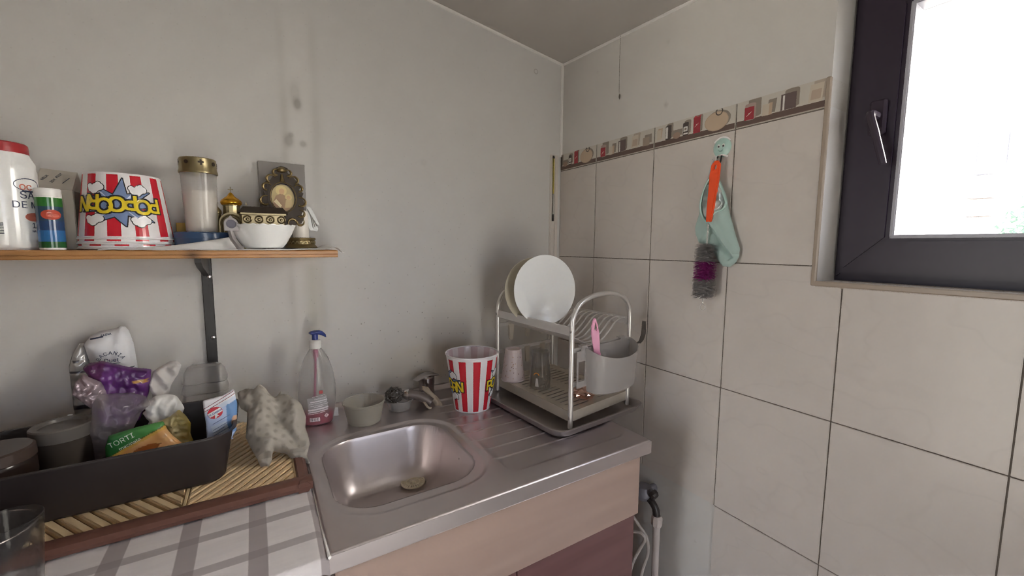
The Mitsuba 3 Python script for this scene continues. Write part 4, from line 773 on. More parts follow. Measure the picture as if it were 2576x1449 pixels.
# baking sachet
SA = [(-1.146,1.021),(-1.14,1.022),(-1.112,1.026),(-1.092,1.038),(-1.09,1.027),(-1.087,1.003),(-1.091,0.946),(-1.103,0.925),(-1.128,0.895),(-1.144,0.892),(-1.143,0.971),(-1.145,0.996)]
P('sachet', VC, .4)
def scol(a, b, z):
    l = 1.002 + (a + 1.146) * .56; c = np.tile(V((.52, .57, .70)), (len(a), 1)); c[b > l] = (.66, .66, .70); c[(b > l - .010)] = (.66, .65, .70); pass
    low = b < .985 + (a + 1.146) * .5; c[low] = colmix((.36, .46, .70), (.50, .58, .76), np.clip(nz2(a, b, 25, 3), 0, 1))[low]
    c[low & (a > -1.106) & (b > .945)] = (.12, .25, .50); c[np.hypot((a + 1.091) / .008, (b - .966) / .014) < 1] = (.60, .38, .26)
    return c
SM = FL((0, -.285, 0))
sa, q = pillow_thing('baking_sachet', 'pale blue and white paper sachet with round red logo standing in the tin', 'sachet', SM, SA, .003, 'm_sachet', scol, amp=.002, freq=26, seed=33, w=.012, res=.0021)
ovl = affinity.rotate(affinity.scale(Point(0, 0).buffer(.0125, 32), 1.08, .98), 25)
lg = lambda s, o=.0006: q.lay(affinity_mesh(s), o)
def affinity_mesh(s): return ext(affinity.translate(s, -1.126, .9925), .0003).subdivide_to_size(.004)
band_w = affinity.rotate(sbox(-.0125, -.0042, .0125, .0048), 26).intersection(ovl.buffer(-.0006)); figure = affinity.rotate(shapely.union_all([Point(.002, -.003).buffer(.0022), Polygon([(-.002, -.0115), (.0, -.004), (.004, -.004), (.007, -.0105), (.004, -.0075), (.0015, -.0108)])]), 12).intersection(ovl)
m, c = paint([(lg(ovl), (.50, .03, .05)), (lg(band_w, .0009), (.70, .70, .72)), (lg(figure, .0010), (.72, .72, .74))])
put(sa, 'stripe', xf(cat(*[q.on(Polygon([(-1.146, 1.002 - dz), (-1.089, 1.034 - dz), (-1.089, 1.0352 - dz), (-1.146, 1.0032 - dz)]).intersection(q.poly.buffer(-.0008)), .0003) for dz in (0, .0066)]), SM), P('print_maroon', (.20, .04, .08), .5), False)
put(sa, 'logo', xf(m, SM), 'm_paint', False, color=c)
put(sa, 'lettering', xf(cat(q.lay(text('Dr.Oetker', .0044, (-1.126, .993), 26, True), .0013), *[q.on(affinity.rotate(sbox(-1.131, z, -1.131 + w_, z + .0011), 26, origin=(-1.131, z))) for z, w_ in ((.968, .034), (.955, .036), (.949, .022), (.943, .034), (.937, .030), (.931, .026))]), SM), P('print_navy', (.12, .17, .34), .5), False)
put(sa, 'recipe_panel', xf(q.on(affinity.rotate(sbox(-1.130, .925, -1.103, .968), 14), .0003, .0003), SM), P('print_pale', (.50, .58, .74), .45), False)
# tub with lid, dark jar
tu = thing('lidded_tub', 'smoky plastic tub with pale lid at the left of the roasting tin', 'tub')
tcx, tcy = -1.371, -.212
put(tu, 'body', lathe([(.030, 0), (.032, .001), (.040, .111), (.0425, .114), (.0415, .115), (.0385, .112), (.0305, .004), (0, .004), (0, 0), (.03, 0)], 48, (tcx, tcy, .8715)), 'm_smoke', 30)
blend('lid', .35, prin((.16, .145, .135), .3), PANE)
put(tu, 'lid', lathe([(0, .119), (.033, .119), (.035, .1245), (.0435, .1245), (.0455, .122), (.0455, .100), (.0445, .100)], 48, (tcx, tcy, .8725)), 'm_lid', 30, 'pale translucent lid'); put(tu, 'lid_tab', bx(tcx - .006, tcx + .002, tcy + .0445, tcy + .0485, .978, .9985, .001), 'm_white', False)
dj = thing('dark_jar', 'dark round jar with brown lid at the far left of the roasting tin', 'jar')
P('jar_dark', (.022, .015, .013), .16); P('jar_lid', (.05, .035, .03), .3)
jx, jy = -1.447, -.312
jx, jy = -1.4305, -.315
put(dj, 'body', lathe([(0, 0), (.030, 0), (.034, .003), (.044, .05), (.048, .075), (.0475, .095), (.045, .102), (0, .102)], 48, (jx, jy + .02, .8715 + .0)), 'm_jar_dark', 30)
put(dj, 'lid', lathe([(0, .124), (.044, .124), (.0475, .121), (.0485, .104), (.047, .1025), (0, .1025)], 48, (jx, jy + .02, .8715)), 'm_jar_lid', 30)
bk = thing('black_bowl', 'black bowl with its lit edge drawn as a grey rim line in front of the tin, at the left edge', 'bowl')
put(bk, 'body', lathe([(0, 0), (.028, 0), (.03, .002), (.048, .022), (.058, .048), (.0565, .049), (.046, .024), (.028, .005), (0, .005)], 56, (-1.405, -.425, .8665)), 'm_pan', 30); put(bk, 'rim', tube([(-1.405 + .0575 * math.cos(a), -.425 + .0575 * math.sin(a), .9155) for a in np.linspace(0, 2 * math.pi, 56, endpoint=False)], .0014, 6, True), 'm_tray_steel')  # grey rim tube stands for the lit edge of the bowl
gl = single('drinking_glass', 'clear drinking glass on the tablecloth at the bottom left corner', 'glass', lathe([(0, 0), (.0285, 0), (.030, .002), (.0375, .108), (.0365, .109), (.0285, .012), (0, .010)], 56, (-1.352, -.497, .852)), 'm_glass', 30)
# spotted dish rag between tin and sink
CM = frame((-1.02, -.2, 1.005), (1, 0, 0), (0, .13, .14))
CL = [(-0.069,-0.003),(-0.051,-0.001),(-0.036,-0.014),(-0.024,-0.006),(-0.012,-0.01),(0.003,-0.031),(0.015,-0.023),(0.02,-0.021),(0.017,-0.03),(0.04,-0.041),(0.058,-0.059),(0.065,-0.094),(0.061,-0.118),(0.065,-0.138),(0.067,-0.159),(0.059,-0.178),(0.065,-0.202),(0.054,-0.191),(0.033,-0.183),(0.015,-0.163),(-0.004,-0.158),(-0.016,-0.189),(-0.031,-0.181),(-0.048,-0.138),(-0.056,-0.114),(-0.053,-0.082),(-0.051,-0.054),(-0.067,-0.036)]
def rcol(a, b, z):
    c = colmix((.40, .375, .34), (.29, .27, .24), np.clip(nz2(a, b, 30, 9) * 1.8 - .4, 0, 1)); p = 0.017
    u_, v_ = (a * .9 + b * .35) / p, (b * .9 - a * .35) / p; u_ = u_ + .5 * (np.floor(v_) % 2); d = np.hypot(u_ - np.round(u_), v_ - np.floor(v_) - .5); t = np.clip((.30 - d) * 8, 0, 1) * .6 * (a < .045)
    return c * (1 - t[:, None]) + V((.20, .185, .16)) * t[:, None]
def rfold(a, b):
    h = .030 * np.exp(-((a + .022 + .12 * (b + .09)) / .020) ** 2) * (b > -.17) * np.clip((b + .20) * 20, 0, 1)
    h += .016 * np.exp(-((a - .035) / .018) ** 2) * np.exp(-((b + .085) / .05) ** 2) - .014 * np.exp(-((a - .012 + .5 * (b + .1)) / .007) ** 2) * np.exp(-((b + .11) / .06) ** 2)
    h += .006 * np.sin(a * 150 + b * 60) * np.exp(-((b + .03) / .04) ** 2)
    return h * .85 - .012 * (b < -.17)
pillow_thing('dish_rag', 'grey-beige spotted cleaning rag heaped between the roasting tin and the sink', 'cloth', CM, CL, .015, 'm_paint_cloth', rcol, amp=.003, freq=34, seed=43, w=.008, crease=.0075, cf=11, back=2.2, fold=rfold, res=.0028, smooth_edge=False, part='cloth')

# ------------------------------------------------------------------ things on the sink
so = thing('soap_bottle', 'clear pump bottle with blue pump and a little pink dish soap', 'bottle')
sx_, sy_ = -.9115, -.098
sa_ = math.atan2(CAM[1] - sy_, CAM[0] - sx_); SMX = frame((sx_, sy_, .8515), (-math.sin(sa_), math.cos(sa_), 0), (0, 0, 1))
blend('bottle', .84, prin((.47, .465, .46), .08), PANE)
def oval_loop(w, d, z, n=48):
    a = np.arange(n) * 2 * math.pi / n; return np.c_[w * np.cos(a), np.full(n, z), -d * np.sin(a)]
BP = [(.0330, .021, .0), (.0375, .0235, .004), (.0445, .0265, .045), (.0475, .0275, .085), (.0465, .0265, .115), (.041, .0245, .150), (.0315, .0205, .180), (.0195, .0155, .202), (.0135, .0125, .211), (.0125, .0125, .216)]
bz = [b[2] for b in BP]; wat = lambda z: np.interp(z, bz, [b[0] for b in BP]); dat = lambda z: np.interp(z, bz, [b[1] for b in BP])
put(so, 'body', xf(rings([oval_loop(w, d, z) for w, d, z in BP]), SMX), 'm_bottle', 30)
blend('soap', .25, prin((.50, .03, .09), .15), PANE)
put(so, 'soap', xf(rings([oval_loop(wat(z) - .0018, dat(z) - .0018, z) for z in (.0025, .006, .02, .033)]), SMX), 'm_soap', 30, 'pink soap at the bottom')
P('collar', (.58, .575, .56), .4); P('navy', (.028, .045, .20), .3); P('pinkish', (.42, .10, .20), .35)
put(so, 'collar', xf(rot(lathe([(0, .024), (.0125, .024), (.0145, .022), (.0150, .002), (.0135, 0), (0, 0)], 32), (1, 0, 0), -90), SMX @ trimesh.transformations.translation_matrix((0, .210, 0))), 'm_collar', 30)
pm = cat(rot(lathe([(0, .016), (.0078, .016), (.0078, 0), (0, 0)], 20), (1, 0, 0), -90), mv(xf(rings([np.c_[np.full(16, t), yo + h * np.sin(np.arange(16) * math.pi / 8), w * np.cos(np.arange(16) * math.pi / 8)] for t, yo, h, w in ((-.0145, .0195, .0015, .005), (-.011, .0195, .0042, .0092), (0, .0195, .0060, .0105), (.011, .0185, .0068, .009), (.020, .0145, .0064, .0072), (.0275, .0075, .0050, .005), (.029, .0045, .0015, .0025))]), np.eye(4)), 0, 0, 0))
put(so, 'pump', xf(pm, SMX @ trimesh.transformations.translation_matrix((0, .234, 0)) @ trimesh.transformations.rotation_matrix(.35, (0, 1, 0))), 'm_navy', 40, 'dark blue pump head')
put(so, 'dip_tube', xf(cat(tube([(0, .21, 0), (-.002, .15, 0), (-.006, .09, .002), (-.010, .04, .002)], .0028, 8), rot(lathe([(0, 0), (.0068, .001), (.0068, .026), (0, .028)], 16), (1, 0, 0), -90).apply_translation((0, .184, 0))), SMX), 'm_pinkish', 30, 'pink dip tube')
def on_bottle(poly, o=.0006, d=.0003):
    m = ext(poly, d).subdivide_to_size(.004); p = V(m.vertices); w, dd = wat(p[:, 1]) , dat(p[:, 1]); t = np.clip(p[:, 0] / w, -.97, .97)
    m.vertices = np.c_[p[:, 0], p[:, 1], dd * np.sqrt(1 - t * t) + o + p[:, 2]]; return m
lines = [affinity.rotate(sbox(x0, z, x1, z + h), 5, origin=(0, z)) for x0, x1, z, h in ((-.014, .020, .083, .0011), (-.008, .022, .0755, .0012), (-.018, .024, .068, .003), (-.022, .022, .0635, .0012), (-.020, .026, .0575, .0012), (-.010, .014, .053, .0018), (-.024, .026, .0455, .004), (-.025, .024, .0395, .0030), (-.025, .018, .0355, .0015))]
put(so, 'lettering', xf(cat(*[on_bottle(l) for l in lines]), SMX), P('print_grey', (.66, .64, .67), .4), False)
put(so, 'panel', xf(on_bottle(affinity.rotate(sbox(-.024, .0395, .024, .081), 5, origin=(0, .06)), .0002, .0002), SMX), blend('panel', .5, prin((.50, .50, .53), .3), PANE), False)
put(so, 'red_mark', xf(on_bottle(sbox(.004, .0895, .0135, .0985)), SMX), 'm_red', False); put(so, 'barcode', xf(cat(on_bottle(sbox(-.021, .013, .004, .0235)),), SMX), 'm_print_grey', False)
put(so, 'barcode_bars', xf(cat(*[on_bottle(sbox(-.0195 + .0022 * k, .0145, -.0195 + .0022 * k + (.0012 if k % 3 else .0006), .0225), .001) for k in range(10)]), SMX), 'm_ink', False)
dia = affinity.rotate(sbox(-.0045, -.0045, .0045, .0045), 45); put(so, 'hazard_mark', xf(on_bottle(affinity.translate(dia, .0205, .0255)), SMX), 'm_print_grey', False); put(so, 'hazard_sign', xf(cat(on_bottle(affinity.translate(sbox(-.0006, -.001, .0006, .0035), .0205, .0255), .001), on_bottle(affinity.translate(Point(0, -.0028).buffer(.0008), .0205, .0255), .001)), SMX), 'm_ink', False)
# frosted tub, small tub with scourer
ft = thing('frosted_tub', 'empty frosted round plastic tub on the sink edge beside the soap bottle', 'tub')
put(ft, 'wall', lathe([(0, 0), (.0415, 0), (.0435, .002), (.0535, .053), (.0562, .055), (.0568, .060), (.0558, .061), (.0530, .0595), (.0515, .053), (.042, .004), (0, .003)], 64, (-.800, -.152, .8505)), 'm_tub', 30)
cp = single('white_slip', 'small white paper slip between soap bottle and frosted tub', 'paper', xf(bx(-.012, .012, -.0004, .0004, 0, .026), frame((-.868, -.075, .852), (.95, -.3, 0), (.3, .95, 0))), 'm_paper', False)
stb = thing('scourer_tub', 'small shallow clear tub holding the steel wool', 'tub')
put(stb, 'wall', lathe([(0, 0), (.029, 0), (.031, .002), (.0385, .029), (.0415, .030), (.0415, .032), (.0375, .032), (.0295, .003), (0, .0025)], 48, (-.690, -.118, .8515)), 'm_clear', 30)
rng = np.random.default_rng(12); w_ = []
P('wool', (.20, .185, .175), .3, .8)
for k in range(330):
    d = rng.normal(size=3); d /= np.linalg.norm(d); c0 = V([-.706, -.112, .893]) + d * V([.026, .024, .0255]) * (.72 + .28 * rng.random()); u_ = rng.normal(size=3); u_ /= np.linalg.norm(u_); v_ = np.cross(u_, d); r = .003 + .005 * rng.random(); t = np.linspace(0, 5.0, 12)[:, None]
    w_.append(tube(c0 + r * np.cos(t) * u_ + r * np.sin(t) * v_, .0008, 4))
core = trimesh.creation.icosphere(3, 1.0); core.vertices = core.vertices * V([.0215, .020, .0215]) * (1 + .25 * (meshkit.fbm(core.vertices * 5, 3, 3)[:, None] - .5)) + [-.706, -.112, .893]
sw = thing('steel_wool', 'dark curly steel wool pad in the small clear tub', 'scourer'); put(sw, 'core', core, 'm_antique_dark', True); put(sw, 'strand', cat(*w_), 'm_wool', 40, kind='stuff')
# mixer tap
ta = thing('mixer_tap', 'low chrome mixer tap with flat lever behind the basin', 'tap')
fx_, fy_ = -.584, -.062
P('tap', (.40, .375, .375), .16, 1.); P('tap_dark', (.20, .17, .16), .4, .6)
put(ta, 'body', lathe([(0, 0), (.027, 0), (.0275, .003), (.0245, .006), (.0235, .040), (.0245, .044), (.0245, .050), (.0255, .052), (.0250, .066), (.021, .071), (0, .073)], 40, (fx_, fy_, .8505)), 'm_tap', 30)
LV = frame((fx_ + .010, fy_ + .004, .9195), (-.94, -.30, .0), (.30, -.94, 0))
lp = [(0, .0235, 0.0, .005), (.012, .0245, .0035, .006), (.030, .0225, .0050, .006), (.048, .0185, .0035, .005), (.064, .0150, .0000, .004), (.074, .0130, -.0035, .003), (.077, .011, -.005, .001)]
put(ta, 'lever', xf(rings([np.c_[np.full(20, t - .022), w * np.cos(np.arange(20) * math.pi / 10), zo + h * np.sin(np.arange(20) * math.pi / 10)] for t, w, zo, h in lp]), LV), 'm_tap', 40)
put(ta, 'arm', tube(spline([(fx_ - .012, fy_ - .010, .866), (fx_ - .035, fy_ - .030, .874), (fx_ - .058, fy_ - .050, .884), (fx_ - .072, fy_ - .060, .889)], 5), .012, 14), 'm_tap', 40)
sp_ = spline([(-.603, -.152, .8645), (-.618, -.143, .876), (-.634, -.134, .886), (-.652, -.126, .891), (-.664, -.121, .892)], 6)
put(ta, 'spout', tube(sp_, np.linspace(.0140, .0150, len(sp_)), 16), 'm_tap_dark', 40); put(ta, 'base_ring', lathe([(0, 0), (.030, 0), (.0305, .0025), (.028, .0035), (0, .0035)], 40, (fx_, fy_, .8505)), 'm_chrome', 30)
put(ta, 'spray_end', tube([sp_[-2], sp_[-1], sp_[-1] + V([-.010, .004, .001]), sp_[-1] + V([-.015, .006, .001])], [.0150, .0165, .0145, .008], 18), 'm_chrome', 40)
tr_ = thing('tap_rag', 'beige limp rag wrapped over the tap spout', 'cloth')
P('beige_rag', (.42, .35, .27), .95, spec=.1, sheen=.4)
TRM = frame((fx_ - .012, fy_ - .070, .874), (.72, -.10, -.50), (.40, .55, .62))
q = Pillow([(-.040, .020), (-.022, .026), (-.004, .016), (.018, .010), (.040, -.002), (.052, -.016), (.047, -.028), (.036, -.024), (.030, -.032), (.018, -.014), (.004, -.010), (-.016, .002), (-.034, .008)], .008, amp=.003, freq=70, seed=50, w=.010, res=.0022, smooth_edge=False)
put(tr_, 'cloth', xf(q.mesh, TRM), 'm_beige_rag', True); put(tr_, 'strand', tube(spline([(fx_ - .045, fy_ - .075, .878), (fx_ - .040, fy_ - .092, .868), (fx_ - .034, fy_ - .102, .857), (fx_ - .024, fy_ - .103, .853)]), .0035, 7), 'm_beige_rag')
cg = math.atan2(CAM[1] + .205, CAM[0] + .490)
bucket('popcorn_bucket', 'upright red and white striped popcorn bucket on the drainboard beside the rack', (-.4905, -.2055, .8475), .0795, .0545, .172, cg - math.radians(30), [cg - math.radians(84), cg + math.radians(100)], group='striped popcorn buckets')

# ------------------------------------------------------------------ dish rack on its tray
A0 = V([-.3445, -.4988, .866]); VV, UU = V([.98783, .15551, 0]), V([-.054, .99854, 0]); Wd, Ln = .262, .357
RK = lambda u, v, z: A0 + VV * v + UU * u + V([0, 0, z - .866])
def tray_loop(k, z): return np.c_[(rrect(.352 + 2 * k, .40 + 2 * k, .038)), np.full(24, z)]
dt = thing('drip_tray', 'dark steel drip tray under the dish rack, overhanging the sink edge', 'tray')
TM = frame((-.2515, -.322, 0), (1, .085, 0), (-.04, 1, 0))
put(dt, 'pan', xf(rings([tray_loop(k, z) for k, z in ((-.016, .8505), (-.010, .8515), (.0, .868), (.003, .871), (.0035, .8735), (.0, .8745), (-.0035, .871), (-.012, .8545), (-.018, .8535))]), TM), 'm_tray_steel', 30)
rk = thing('dish_rack', 'two-tier aluminium dish rack with arched ends on the drip tray', 'dish rack')
def arch(u): 
    top = [(-.0, 1.130), (.006, 1.160), (.030, 1.190), (.075, 1.206), (.131, 1.2115), (.187, 1.206), (.232, 1.190), (.256, 1.160), (Wd, 1.130)]
    return np.vstack([[RK(u, 0, .858)], [RK(u, 0, 1.10)], spline([RK(u, v, z) for v, z in top], 5), [RK(u, Wd, 1.10)], [RK(u, Wd, .858)]])
for u in (0, Ln): put(rk, 'end_frame', tube(arch(u), .0068, 12), 'm_alu', 40)
for v in (0, Wd):
    m = rings([V([RK(u, v + a, z) for a, z in ((-.003, 1.108), (.003, 1.108), (.003, 1.131), (-.003, 1.131))]) for u in (-.002, Ln + .002)]); put(rk, 'top_rail', m, 'm_alu', False)
for i in range(15):
    u = .018 + i * (Ln - .036) / 14
    put(rk, 'plate_wire', tube(spline([RK(u, 0, 1.109), RK(u, .010, 1.104), RK(u, .055, 1.083), RK(u, .088, 1.070), RK(u, .112, 1.068), RK(u, .145, 1.073), RK(u, .185, 1.098), RK(u, .215, 1.120), RK(u, .245, 1.128), RK(u, Wd, 1.124)], 4), .0026, 6), 'm_alu', 40)
for u, zz in ((Ln, (1.080, .990)), (0, (1.067, .975))):
    for z in zz: put(rk, 'cross_bar', rings([V([RK(u + a, v, z + b) for a, b in ((-.0025, -.006), (.0025, -.006), (.0025, .006), (-.0025, .006))]) for v in (0, Wd)]), 'm_alu', False)
for z in (1.080, .990):
    for v in (.055, .131, .207): put(rk, 'cup_peg', rings([V([RK(Ln - .004 + a, v + b * k, z - dz) for a, b in ((-.004, -.010), (.004, -.010), (.004, .010), (-.004, .010))]) for dz, k in ((.0, 1.1), (.03, .85), (.052, .7), (.055, .5))]), 'm_alu_dirty', False)
slots = shapely.union_all([sbox(.03, u - .0028, .108, u + .0028) for u in np.arange(.03, Ln - .02, .0205)] + [sbox(.152, u - .0028, .232, u + .0028) for u in np.arange(.03, Ln - .02, .0205)])
pl_ = ext(sbox(.002, .002, Wd - .002, Ln - .002).difference(slots), .0015); BM = np.eye(4); BM[:3, 0], BM[:3, 1], BM[:3, 2], BM[:3, 3] = VV, UU, (0, 0, 1), A0 + [0, 0, .0305]
put(rk, 'slotted_shelf', xf(pl_, BM), 'm_alu_dirty', False)
lip = [rings([V([RK(u, v + a, z) for a, z in ((-.0012, .873), (.0012, .873), (.0012, .9005), (-.0012, .9005))]) for u in (0, Ln)]) for v in (.002, Wd - .002)] + [rings([V([RK(u + a, v, z) for a, z in ((-.0012, .873), (.0012, .873), (.0012, .9005), (-.0012, .9005))]) for v in (0, Wd)]) for u in (.002, Ln - .002)]
for m in lip: put(rk, 'shelf_lip', m, 'm_alu_dirty', False)
for u in (0, Ln):
    for v in (0, Wd):
        for z in (1.12, .886): put(rk, 'screw', mv(rot(lathe([(0, .002), (.003, .0015), (.004, 0), (0, 0)], 10), (0, 1, 0), -90 if v == 0 else 90), *(RK(u, v, z) + VV * (-.0066 if v == 0 else .0066))), 'm_chrome')
# plates
PLP = [(0, 0), (.060, 0), (.064, .002), (.074, .009), (.1065, .0165), (.1085, .0175), (.1082, .0187), (.1050, .0182), (.073, .0115), (.062, .0045), (0, .003)]
def plate(name, label, c, nrm, s, mat):
    nrm = V(nrm, float) / np.linalg.norm(nrm); ex = np.cross([0, 0, 1.], nrm); M = frame(c, ex, np.cross(nrm, ex)); m = lathe(PLP, 72); m.vertices *= s
    return single(name, label, 'plate', xf(m, M), mat, 40, group='plates in the dish rack')
P('ivory', (.56, .52, .42), .15)
pn = -UU * math.cos(math.radians(10)) - VV * math.sin(math.radians(10)) + V([0, 0, .06])
plate('dinner_plate', 'large white plate at the front of the upper rack', RK(.197, .066, 1.2085), pn, .985, 'm_china')
plate('dinner_plate', 'yellowish-rimmed plate right behind the large white plate in the rack', RK(.248, .064, 1.203), pn, .95, 'm_ivory')
# cup, glass, foil
SHZ = .8985
cu = thing('paper_cup', 'pink patterned paper cup upside down on the lower rack shelf', 'cup')
P('pink_cup', (.62, .53, .53), .5)
cpos = (-.325, -.178, SHZ)
put(cu, 'wall', lathe([(.0385, .001), (.0395, .0025), (.0385, .004), (.0265, .104), (.0255, .105), (.0245, .1035), (.023, .100), (0, .100)], 48, cpos), 'm_pink_cup', 30); put(cu, 'rolled_rim', lathe([(.037, 0)] + arc(.0385, .0022, .0022, -90, 90, 5) + [(.0375, .004)], 48, cpos), 'm_pink_cup', 30)
rng = np.random.default_rng(3); sp2 = []; ca = math.atan2(CAM[1] - cpos[1], CAM[0] - cpos[0])
for k in range(64):
    z, a = .012 + .085 * rng.random(), rng.random() * 2 * math.pi; r = .0014 + .0016 * rng.random(); s_ = affinity.rotate(affinity.scale(Point(0, 0).buffer(r, 6), 1, .6), 180 * rng.random()).union(affinity.rotate(affinity.scale(Point(0, 0).buffer(r, 6), .5, 1), 90 * rng.random()))
    sp2.append((mv(wrap(ext(s_, .0002), .0387, .0265, .105, a, z, .0003), *cpos), ((.36, .24, .26), (.30, .20, .20), (.45, .30, .22))[k % 3]))
m, c = paint(sp2); put(cu, 'pattern', m, 'm_paint', False, color=c)
tg = thing('tumbler', 'clear glass tumbler upside down beside the pink cup on the rack', 'glass')
gpos = (-.2895, -.283, SHZ)
put(tg, 'wall', lathe([(.0315, 0), (.0325, .001), (.0330, .030), (.0300, .070), (.0265, .090), (.0270, .112), (.0250, .117), (0, .117), (0, .110), (.0235, .108), (.0250, .092), (.0285, .070), (.0315, .03), (.0313, .001)], 40, gpos), 'm_glass', 30)
ga_ = math.atan2(CAM[1] - gpos[1], CAM[0] - gpos[0])
m, c = paint([(mv(wrap(ext(Point(0, 0).buffer(.009).difference(Point(0, 0).buffer(.0068)).intersection(sbox(-.01, 0, .01, .01)), .0003), .0333, .0333, 1, ga_ - .35, .045, .0004), *gpos), (.70, .25, .02))] + [(mv(wrap(ext(Point(0, 0).buffer(.002), .0003), .0333, .0333, 1, ga_ + d_, z_, .0004), *gpos), (.05, .03, .03)) for d_, z_ in ((.55, .030), (.9, .024), (.75, .038))] + [(mv(wrap(ext(Polygon([(-.006, -.02), (.006, -.02), (.003, .006), (-.003, .006)]), .0003), .0333, .0333, 1, ga_ - .3, .03, .0004), *gpos), (.46, .44, .43))])
put(tg, 'print', m, 'm_paint', False, color=c)
fo = thing('copper_mould', 'crumpled shiny copper-brown foil mould at the front of the lower rack shelf', 'mould')
m = trimesh.creation.icosphere(2, 1.0); rng = np.random.default_rng(8); m.vertices = m.vertices * (1 + .7 * (meshkit.noise(m.vertices * 3.7, 5)[:, None] - .5)) * V([.034, .028, .019]); m.vertices[:, 2] = np.maximum(m.vertices[:, 2], -.014)
P('copper', (.62, .40, .33), .12, 1.)
put(fo, 'foil', mv(m, *(RK(.055, .115, SHZ + .014) )), 'm_copper', False)
# cutlery holder with knife and fork
hl = thing('cutlery_holder', 'frosted grey plastic cutlery holder hooked on the rack end', 'holder')
blend('holder', .42, prin((.42, .395, .38), .35), PANE)
def hloop(z, k=0., top=False):
    pts = []
    for t in np.linspace(0, math.pi, 26): pts.append((-.010 - (.066 + k) * math.sin(t) ** .75, .150 - (.104 + k) * math.cos(t)))
    pts += [(-.009, v_) for v_ in np.linspace(.254 + k, .046 - k, 8)]
    return V([RK(u_, v_, z + (.028 * (1 - math.sin(t_)) if top else 0)) for (u_, v_), t_ in zip(pts, list(np.linspace(0, math.pi, 26)) + [0] * 8)])
def inset(L, d): c = L.mean(0); r = L - c; n = np.linalg.norm(r[:, :2], axis=1, keepdims=True); o = L.copy(); o[:, :2] -= r[:, :2] / n * d; return o
lo_, hi_ = hloop(.946, -.008), hloop(1.044, 0, True)
put(hl, 'cup', rings([inset(lo_, .006) + [0, 0, -.0], lo_ + [0, 0, .004], hi_, inset(hi_, .0022), inset(lo_, .0024) + [0, 0, .006], inset(lo_, .008) + [0, 0, .004]]), 'm_holder', 30)
bp = sbox(.012, .966, .258, 1.066).difference(sbox(.020, .985, .042, 1.035).buffer(.002)); HM = np.eye(4); HM[:3, 0], HM[:3, 1], HM[:3, 2] = VV, (0, 0, 1), np.cross(VV, [0, 0, 1]); HM[:3, 3] = A0 - UU * .0035 - [0, 0, .866]
HM[:3, 3] = A0 - UU * .009 + V([0, 0, -.866])
put(hl, 'back_plate', xf(ext(bp, .0018), HM), 'm_holder', False); put(hl, 'hook', cat(*[rings([V([RK(u_, v_, z) for u_, z in ((-.0105, 1.060), (-.0085, 1.060), (-.0085, 1.0765), (.006, 1.0765), (.006, 1.079), (-.0105, 1.079))]) for v_ in (v0, v0 + .025)]) for v0 in (.030, .205)]), 'm_holder', False)
kn = thing('knife', 'knife with a pink handle standing in the cutlery holder', 'knife')
P('pink', (.66, .27, .42), .35); P('steel_plain', (.5, .48, .47), .25, .95)
kb, kt = RK(-.024, .080, 1.038), RK(-.024, .064, 1.152)
ka = (kt - kb) / np.linalg.norm(kt - kb); KM = frame(kb, np.cross(ka, -FWD), ka)
kp = Polygon([(-.0075, 0), (-.0095, .006), (-.0065, .020), (-.0085, .045), (-.0105, .070), (-.0085, .095), (-.0025, .113), (.0015, .114), (.006, .098), (.0085, .075), (.0085, .050), (.0075, .025), (.0105, .005), (.009, 0)]).buffer(.001)
put(kn, 'handle', cat(xf(mv(ext(kp.difference(Polygon([(-.0025, .086), (.0015, .105), (.0045, .088), (.003, .080)])), .006), 0, 0, -.003), KM), xf(mv(ext(kp.buffer(-.0018).difference(Polygon([(-.0045, .083), (.0, .110), (.0065, .090), (.004, .076)])), .0085), 0, 0, -.00425), KM)), 'm_pink', False, 'pink plastic handle')
put(kn, 'bolster', xf(bx(-.0098, .0098, -.006, .0005, -.0036, .0036, .001), KM), 'm_steel_plain', False); put(kn, 'blade', xf(mv(ext(Polygon([(-.008, -.005), (.008, -.005), (.0085, -.075), (-.002, -.098), (-.0075, -.09)]), .0014), 0, 0, -.0007), KM), 'm_steel_plain', False)
fk = thing('fork', 'dark metal fork leaning out of the holder towards the tiles', 'fork')
P('dark_metal', (.17, .155, .145), .3, .8)
FKM = FR((-.055, 0, 0))
hd_ = [(.468, 1.0530), (.4725, 1.0590), (.4790, 1.0790), (.4815, 1.1200), (.4945, 1.1200), (.4955, 1.084), (.4885, 1.063), (.478, 1.050), (.470, 1.0485)]
tines = Polygon(hd_)
for k in range(3): tines = tines.difference(sbox(.4845 + .0035 * k - .0006, 1.094, .4845 + .0035 * k + .0006, 1.13))
put(fk, 'head', xf(ext(tines, .0022), FKM), 'm_dark_metal', False)
put(fk, 'stem', tube(spline([(-.0562, -.4705, 1.052), (-.062, -.462, 1.045), (-.080, -.452, 1.022), (-.105, -.470, .990), (-.125, -.492, .962)]), np.linspace(.0028, .0034, 33), 8), 'm_dark_metal')

